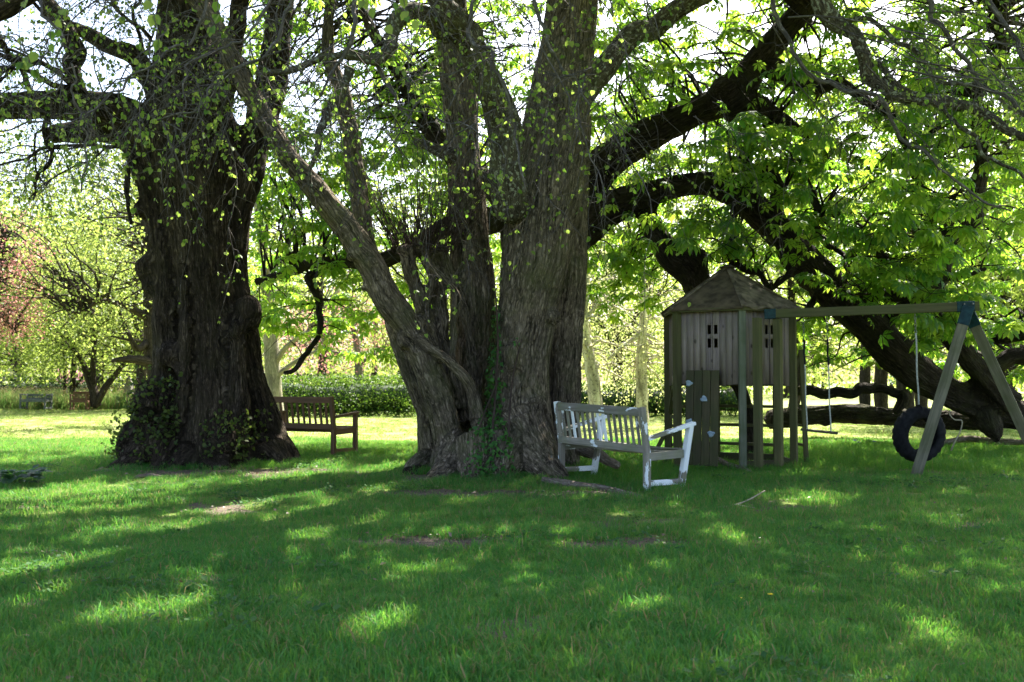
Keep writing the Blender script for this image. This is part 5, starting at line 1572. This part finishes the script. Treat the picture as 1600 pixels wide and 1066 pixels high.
for i, (u, z) in enumerate(((-.185, 1.185), (.03, .975), (-.17, .665), (.14, .51))):
    c = cc + dirv * u + nrm * (.10 * (1 - z / 1.36) + .022) + Vector((0, 0, z))
    o = bm_obj('climbing_hold', hold_bm(i * 1.7), M['hold'], tower, True)
    o.matrix_local = Matrix.Translation(c) @ (Matrix((dirv, Vector((0, 0, 1)), nrm)).transposed().to_4x4())
# posts that carry the swing beam
tl = Vector((TC[0], TC[1], tz - .01))
for (px, d) in ((1185, 13.12), (1217, 13.3)):
    w = at(px, 700, d)
    p = Vector((w[0] - tl.x, w[1] - tl.y, -.05))
    bar('beam_post', p, p + Vector((0, 0, 2.1)), .098, .098, M['olive_wood'], tower, up=(1.0, -.75, 0))
# ladder on the right side
ld = bpy.data.objects.new('ladder', None); link(ld, tower)
for y in (-.25, .30):
    f0 = Vector((1.10, .25 + y, -.03)); f1 = Vector((1.0, .12 + y, 1.66))
    bar('ladder_rail', f0, f1, .065, .045, M['olive_wood'], ld, up=(0, 1, 0))
for z in (.3, .58, .86, 1.12):
    t = (z + .03) / 1.69
    a_ = Vector((1.10 - .10 * t, .0 - .13 * t + .0, z)); b_ = Vector((1.10 - .10 * t, .55 - .13 * t, z))
    bar('rung', a_, b_, .04, .035, M['olive_wood'], ld)
for (a, b_) in ((.9, .02), (.9, .55)):
    bar('handle', (.86, b_ - .1, 1.25), (1.02, b_ - .1, 1.62), .05, .10, M['olive_wood'], ld, up=(0, 1, 0))

# ------------------------------------------------------------------ swing frame
bl_ = at(1196, 491, 13.32); br_ = at(1530, 478.5, 12.45)
sf = thing('swing_frame', (br_[0], br_[1], gz(br_[0], br_[1])), 'wooden A frame swing beam with teal corner brackets, running from the tower', 'swing frame')
so = Vector(sf.location)
W = lambda a: Vector(a) - so
bar('beam', W(bl_), W(br_), .105, .115, M['olive_wood'], sf)
ap = W(at(1512, 486, 12.5))
fl = Vector(ground_at(1428, 746)); fl = W(fl); fl.z = -.03
fr = W(at(1632, 738, 13.0)); fr.z = -.03
bd = (W(br_) - W(bl_)).normalized()
l1 = bar('leg', fl, ap + Vector((-.02, -.03, .0)), .13, .13, M['leg_wood'], sf, up=bd)
l2 = bar('leg', fr, ap + Vector((.03, .05, -.0)), .13, .13, M['leg_wood'], sf, up=bd)
for (f, s) in ((fl, Vector((-.02, -.03, 0))), (fr, Vector((.03, .05, 0)))):
    top = ap + s; dv = (f - top).normalized()
    bar('bracket', top - dv * .05, top + dv * .20, .142, .142, M['teal'], sf, up=bd)
bar('bracket', W(br_) - bd * .26, W(br_) - bd * .055, .122, .132, M['teal'], sf)
bar('bracket', W(bl_) - bd * .01, W(bl_) + bd * .14, .122, .132, M['teal'], sf)
def bolt(p):
    bm = bmesh.new(); bmesh.ops.create_cone(bm, cap_ends=True, segments=8, radius1=.014, radius2=.011, depth=.02, matrix=Matrix.Translation(p) @ Matrix.Rotation(math.radians(90), 4, 'X'))
    bm_obj('bolt', bm, M['chain'], sf)
for t in (.10, .2): bolt(W(br_) - bd * t + Vector((0, -.07, .03)))

def chain_geo(p0, p1, link_l=.05):
    g = Geo()
    p0 = np.array(p0, float); p1 = np.array(p1, float)
    L = np.linalg.norm(p1 - p0); n = max(1, int(L / (link_l * .8)))
    d = (p1 - p0) / L
    a = norm(np.cross(d, [0, 1, 0.1])); b = np.cross(d, a)
    for i in range(n):
        c = p0 + d * (i + .5) * L / n
        u = a if i % 2 else b
        th = np.linspace(0, 2 * math.pi, 9)
        P = c + np.outer(np.cos(th), d) * link_l * .5 + np.outer(np.sin(th), u) * link_l * .28
        g.tube(np.column_stack([P, np.full(9, .0045)]), 4)
    return g
def rope_geo(p0, p1, r=.009):
    g = Geo(); n = 24
    P = np.linspace(p0, p1, n); 
    P[:, 0] += .004 * np.sin(np.linspace(0, 9, n))
    g.tube(np.column_stack([P, np.full(n, r)]), 7)
    return g
def on_beam(px):
    t = (px - 1196) / (1530 - 1196)
    return bl_ * (1 - t) + br_ * t
ps = [on_beam(1258), on_beam(1296)]
seat_c = (at(1262, 673, ps[0][1]) + at(1300, 677, ps[1][1])) / 2
sw = thing('seat_swing', (ps[0] + ps[1]) / 2, 'wooden plank swing seat hanging on two pale ropes', 'swing')
ends = [at(1261, 672, ps[0][1]), at(1298, 676, ps[1][1])]
for p, e in zip(ps, ends):
    top = p + np.array([0, 0, -.06]); mid = top + (e - top) * .42
    wpart('chain', chain_geo(top, top + (e - top) * .2), M['chain'], sw)
    wpart('grip', rope_geo(top + (e - top) * .2, mid, .014), M['rubber'], sw)
    wpart('rope', rope_geo(mid, e), M['rope'], sw)
sv = norm(ends[1] - ends[0])
sl = Vector(sw.location)
bar('seat', Vector(ends[0] - sv * .08) - sl, Vector(ends[1] + sv * .09) - sl, .17, .03, M['board_wood'], sw)

# tyre swing
tp = on_beam(1434)
tc_ = at(1436, 679, tp[1])
ty = thing('tyre_swing', tp, 'black tyre hanging on a rope beside the leaning swing leg', 'tyre swing')
RO, RI = .36, .115
V, Q = [], []
NS = 72
prof = [(-.075, -.10), (-.092, -.06), (-.095, -.01), (-.085, .045), (-.072, .075), (-.045, .09), (0, .094), (.045, .09), (.072, .075), (.085, .045), (.095, -.01), (.092, -.06), (.075, -.10), (.062, -.085), (.07, -.02), (.055, .05), (0, .065), (-.055, .05), (-.07, -.02), (-.062, -.085)]
np_ = len(prof)
for i in range(NS):
    a = 2 * math.pi * i / NS
    for j, (x, r) in enumerate(prof):
        rr = RO + (r - .094) * .80
        if 4 <= j <= 8 and i % 3 == 0: rr -= .013          # tread blocks
        if j == 6: rr -= .004
        V.append((rr * math.cos(a), x, rr * math.sin(a)))
for i in range(NS):
    for j in range(np_):
        Q.append((i * np_ + j, ((i + 1) % NS) * np_ + j, ((i + 1) % NS) * np_ + (j + 1) % np_, i * np_ + (j + 1) % np_))
rot = np.array(Matrix.Rotation(math.radians(14), 3, 'Z') @ Matrix.Rotation(math.radians(6), 3, 'X'))
Vw = np.array(V) @ rot.T + tc_
wpart('tyre', (Vw, [np.array(Q)]), M['rubber'], ty)
top = tp + np.array([0, 0, -.06]); e = tc_ + np.array([0, 0, RO + .005])
wpart('chain', chain_geo(top, top + (e - top) * .22), M['chain'], ty)
wpart('rope', rope_geo(top + (e - top) * .22, e, .011), M['rope'], ty)
g = Geo(); th = np.linspace(0, 2 * math.pi, 17)
P = tc_ + np.array([0, 0, RO - .05]) + np.stack([np.zeros(17), np.cos(th) * .115, np.sin(th) * .062], 1)
g.tube(np.column_stack([P, np.full(17, .012)]), 6)
wpart('strap', g, M['rubber'], ty)

# ------------------------------------------------------------------ benches
def bench(name, label, loc, rz, length, mats, nslat, white=(), tilt=(0, 0), arm_up=0.0, cat='bench', depth=.56, lean=0.0, sag=0.0, hb=.92, seat_n=5):
    """x along the back, +y towards the front of the seat; seen from behind"""
    t = thing(name, loc, label, cat, rz)
    t.rotation_euler = (tilt[0], tilt[1], rz)
    L2 = length / 2
    post, rail, slat, arm, leg = mats
    rake = -.07
    for s in (-1, 1):
        bar('back_post', (s * L2, 0, -.03), (s * L2, 0, .42), .065, .065, post, t, up=(0, 1, 0), rough=.001)
        bar('back_post', (s * L2, 0, .41), (s * L2, rake, hb), .063, .063, post, t, up=(0, 1, 0), rough=.001)
        bar('front_leg', (s * L2 - lean * .3, depth - lean, -.03), (s * L2 + lean * .5, depth + lean, .635 + arm_up), .065, .065, leg, t, up=(0, 1, 0), rough=.001)
        bar('armrest', (s * L2, -.0, .60 - lean * .6), (s * L2 + lean * .5, depth + .06 + lean, .655 + arm_up), .075, .04, arm, t, up=(0, 0, 1), rough=.001)
        bar('side_rail', (s * L2, .03, .37), (s * L2, depth - .03, .38), .04, .09, rail, t, up=(0, 0, 1), rough=.001)
        bar('stretcher', (s * L2, .03, .08), (s * L2, depth - .03, .07), .045, .06, arm, t, up=(0, 0, 1), rough=.001)
    zt = hb - .055; yt = rake * (zt - .41) / (hb - .41)
    bar('top_rail', (-L2 + .03, yt, zt), (L2 - .03, yt, zt), .04, .095, rail, t, up=(0, 0, 1), rough=.001)
    zb = .475; yb = rake * (zb - .41) / (hb - .41)
    bar('lower_rail', (-L2 + .03, yb, zb - .02), (L2 - .03, yb, zb - .02), .04, .085, rail, t, up=(0, 0, 1), rough=.001)
    bar('front_rail', (-L2 + .03, depth, .375), (L2 - .03, depth, .375), .04, .09, rail, t, up=(0, 0, 1))
    for i in range(nslat):
        x = -L2 + .03 + (i + .75) * (length - .06) / (nslat + .5)
        o = bar('back_slat', (x, yb, zb + .01), (x, yt, zt - .04), .042, .018, M['white_paint'] if i in white else slat, t, up=(0, 1, 0))
        if i in white: o['label'] = 'slat still covered in white paint'
    for i in range(seat_n):
        y = .045 + i * (depth - .05) / (seat_n - 1) * .97
        z = .43 - .02 * math.sin(math.pi * i / (seat_n - 1))
        if sag:
            m_ = RNG.uniform(.4, 1.2) * sag; y2 = y + RNG.normal(0, .008)
            c_ = bpy.data.objects.new('seat_slat', None) if False else None
            bar('seat_slat', (-L2 + .02, y, z), (.02, y2, z - m_), .074, .02, slat, t, up=(0, 0, 1), rough=.002)
            bar('seat_slat', (.02, y2, z - m_ - .001), (L2 - .02, y, z - .012 * (i % 2)), .074, .02, slat, t, up=(0, 0, 1), rough=.002)
        else:
            bar('seat_slat', (-L2 + .02, y, z), (L2 - .02, y, z), .078, .022, slat, t, up=(0, 0, 1), rough=.001)
    return t

n1 = ground_at(1010, 768); n1[1] = 10.95; n1[0] = 210 / F * 10.95
f1 = np.array([.63 - .02, 12.28, 0])
bc = (n1 + f1) / 2; ln = np.linalg.norm((f1 - n1)[:2])
rz = math.atan2((f1 - n1)[1], (f1 - n1)[0]) + math.pi       # local +x towards the near end
wb = bench('garden_bench', 'slatted garden bench with flaking white paint, beside the many stemmed lime', (bc[0], bc[1], gz(bc[0], bc[1]) + .02), rz, ln,
      (M['peeling'], M['weathered'], M['weathered'], M['peeling'], M['peeling_leg']), 15, white=(2, 7, 8), tilt=(math.radians(1.0), math.radians(1.2)), arm_up=.06, lean=.055, sag=.05)
n2 = ground_at(521, 713); 
f2 = n2 + np.array([-1.28, .62, 0])
bc2 = (n2 + f2) / 2; ln2 = np.linalg.norm((f2 - n2)[:2])
rz2 = math.atan2((f2 - n2)[1], (f2 - n2)[0]) + math.pi
bench('garden_bench', 'brown wooden slatted bench seen from behind, right of the huge dark lime', (bc2[0], bc2[1], gz(bc2[0], bc2[1])), rz2, ln2,
      (M['brown_wood'],) * 5, 12, depth=.58)
for (px, lab, m_, a) in ((61, 'small grey bench at the meadow edge, left of the slim two stemmed tree', M['grey_paint'], math.pi), (127, 'small brown bench at the foot of the slim two stemmed tree', M['brown_wood'], math.pi + .2)):
    p = at(px, 641, 41.2); p[2] = gz(p[0], p[1])
    bench('garden_bench', lab, p, a, 1.0 if px < 100 else .6, (m_,) * 5, 9, hb=.66 if px < 100 else .78)

# obelisk
p = at(201, 640, 42.0); p[2] = 0
ob = thing('stone_obelisk', p, 'tapering grey stone marker between the far trees and the huge lime', 'stone')
bm = bmesh.new()
bmesh.ops.create_cone(bm, cap_ends=True, segments=4, radius1=.36, radius2=.13, depth=1.25, matrix=Matrix.Translation((0, 0, .62)) @ Matrix.Rotation(math.radians(40), 4, 'Z'))
bmesh.ops.bevel(bm, geom=bm.edges[:], offset=.015, segments=1, affect='EDGES')
bm_obj('shaft', bm, M['stone'], ob)
bm = bmesh.new()
bmesh.ops.create_cone(bm, cap_ends=True, segments=4, radius1=.135, radius2=.0, depth=.16, matrix=Matrix.Translation((0, 0, 1.325)) @ Matrix.Rotation(math.radians(40), 4, 'Z'))
bm_obj('tip', bm, M['stone'], ob)

# ------------------------------------------------------------------ fallen wood and small plants
def stick(name, label, pts, mat, cat='stick', side=8, wob=.15, twigs=()):
    P = catmull(np.array(pts, float), 6)
    b = P[len(P) // 2, :3].copy()
    t = thing(name, b, label, cat)
    g = Geo(); g.tube(P, side, wob, int(abs(b[0]) * 7))
    wpart('stem', g, mat, t)
    for q in twigs:
        g = Geo(); g.tube(catmull(np.array(q, float), 5), 5, .1); wpart('twig', g, mat, t)
    return t
def gp(px, py, r, up=0.0):
    p = ground_at(px, py); return (p[0], p[1], p[2] + r + up, r)
stick('fallen_branch', 'rotting branch on the ground between the white bench arm and the tower', [gp(1085, 718, .035, .10), gp(1105, 722, .04, .08), gp(1135, 733, .04, .03), gp(1160, 738, .03, .02), gp(1176, 742, .022)], M['dead_wood'], 'branch')
stick('fallen_log', 'long mossy log in the grass behind the tyre swing', [gp(1465, 706, .05, .08), gp(1510, 700, .06, .10), gp(1560, 703, .06, .08), gp(1620, 704, .05, .08)], M['dead_wood'], 'log')
a1 = [at(x, y, 14.2) for (x, y) in ((1486, 704), (1492, 690), (1500, 675), (1503, 658), (1492, 656), (1484, 648), (1485, 641))]
stick('broken_branch', 'pale barkless crooked branch standing up beside the tyre', [np.append(p, .012 - .001 * i) for i, p in enumerate(a1)], M['pale_stick'], 'branch')
stick('fallen_stick', 'pale short stick lying on the shaded lawn, lower left', [gp(197, 914, .012), gp(225, 912, .014), gp(258, 917, .008)], M['pale_stick'])
stick('fallen_stick', 'thin dark twig on the lawn near the bottom left corner', [gp(62, 1003, .006), gp(78, 998, .006), gp(93, 988, .004)], M['dead_wood'])
stick('fallen_stick', 'light bent twig among grass right of the dark twig, bottom left', [gp(107, 1006, .006), gp(118, 1000, .007), gp(127, 995, .004)], M['pale_stick'])
stick('fallen_stick', 'pointed dry twig rising from the grass before the play tower', [gp(1120, 795, .008), gp(1160, 790, .008, .02), gp(1195, 777, .006, .06)], M['pale_stick'], twigs=([gp(1145, 792, .005, .02), gp(1180, 796, .004, .01)],))
stick('fallen_stick', 'curled pale twig on the lawn at the bottom edge', [gp(196, 1060, .006), gp(215, 1064, .006, .01), gp(242, 1058, .004)], M['pale_stick'])
stick('fallen_stick', 'short dark stick on the lawn right of centre, before the bench', [gp(690, 957, .007), gp(706, 955, .007), gp(716, 952, .004)], M['dead_wood'])
stick('root_ridge', 'low weathered root running right from the lime trunk under the white bench', [gp(850, 756, .05, -.02), gp(900, 763, .05, -.02), gp(950, 768, .035, -.01), gp(1000, 778, .02, -.005)], M['dead_wood'], 'root')
stick('wood_chunk', 'broken piece of trunk lying behind the far legs of the white bench', [np.append(at(905, 700, 12.9), .09), np.append(at(935, 712, 12.7), .08), np.append(at(965, 728, 12.4), .05)], M['dead_wood'], 'log', 12, .25)
stick('wood_chunk', 'flat dark bark slab on the grass before the huge lime', [gp(212, 748, .02), gp(232, 747, .03), gp(252, 748, .02)], M['dead_wood'], 'bark', 8, .3)
stick('stump', 'small jagged dark stump at the left foot of the many stemmed lime', [np.append(at(628, 752, 12.5), .10), np.append(at(642, 738, 12.6), .08), np.append(at(656, 727, 12.7), .03)], M['left_bark'], 'stump', 12, .35)

def flower(px, py, label, mat, name='dandelion', cat='flower', n=12, r=.02, h=.05):
    b = ground_at(px, py)
    t = thing(name, b, label, cat, 0)
    g = Geo(); g.tube(np.array([[b[0], b[1], b[2], .0025], [b[0] + .005, b[1], b[2] + h * .6, .002], [b[0] + .004, b[1], b[2] + h, .002]]), 5); wpart('stalk', g, M['stem_green'], t)
    V, T = [], []
    c = np.array([b[0] + .004, b[1], b[2] + h])
    for k in range(n * 2):
        a = k * 2.4; rr = r * (.5 + .5 * (k % 2)); 
        i = len(V)
        d = np.array([math.cos(a), math.sin(a), .35 if k % 2 else .8]); d /= np.linalg.norm(d)
        s = np.array([-math.sin(a), math.cos(a), 0]) * rr * .3
        V += [c, c + d * rr * .7 + s, c + d * rr, c + d * rr * .7 - s]; T += [(i, i + 1, i + 2), (i, i + 2, i + 3)]
    wpart('petals', (np.array(V), [np.array(T)]), mat, t, False)
flower(1203, 944, 'yellow dandelion on the shaded lawn, the larger of the pair', M['yellow'], r=.017)
flower(1159, 950, 'tiny yellow dandelion just left of the larger one', M['yellow'], r=.012)
for i, (px, py) in enumerate(((1336, 702), (1342, 706), (1366, 704))):
    flower(px, py + 8, ('bluebell in long grass left of the tyre, the leftmost of three', 'bluebell in long grass left of the tyre, the middle of three', 'bluebell in long grass left of the tyre, the rightmost of three')[i], M['blue'], 'bluebell', 'flower', 14, .045, .22)

b = ground_at(22, 758)
dk = thing('dock_plant', b, 'dark broad leaved plant on the lawn at the left edge', 'plant')
lk = Leaves('card'); n = 90
az = RNG.uniform(0, 6.283, n); rr = RNG.uniform(0, .26, n)
p = np.stack([b[0] + rr * np.cos(az) * 1.1, b[1] + rr * np.sin(az), b[2] + RNG.uniform(.02, .17, n)], 1)
ax = np.stack([np.cos(az), np.sin(az), RNG.uniform(-.3, .6, n)], 1)
lk.add(p, ax, np.stack([-np.cos(az) * .4, -np.sin(az) * .4 - .2, np.ones(n)], 1), RNG.uniform(.09, .17, n))
g = Geo()
for k in range(14): g.tube(droop(b, [RNG.normal(0, .6), RNG.normal(0, .6), 1], .16, 3, .004, .003, .05, .1), 4)
wpart('stalks', g, M['stem_green'], dk)
emit_leaves(lk, M['dock_leaf'], dk, 'leaves')

# dead leaves and bud scales under the trees
ll = Leaves('card'); P = []
for (cx, cy, rx, ry, s) in DIRT:
    n = int(260 * rx * ry * s + 25)
    P.append(np.stack([cx + RNG.normal(0, rx * .7, n), cy + RNG.normal(0, ry * .8, n), np.zeros(n)], 1))
x, y = ground_pts(650, 4, 13); P.append(np.stack([x, y, x * 0], 1))
P = np.vstack(P); P[:, 2] = gz(P[:, 0], P[:, 1]) + RNG.uniform(.008, .035, len(P))
ll.add(P, rnd_unit(len(P)) * np.array([1, 1, .25]), rnd_unit(len(P)) * .4 + np.array([0, 0, 1]), RNG.uniform(.02, .055, len(P)))
lit = thing('leaf_litter', (0, 10, 0), 'dry brown leaf litter and chips on the worn earth', 'leaf litter'); lit['kind'] = 'stuff'
emit_leaves(ll, M['dead_leaf'], lit, 'litter_leaves')
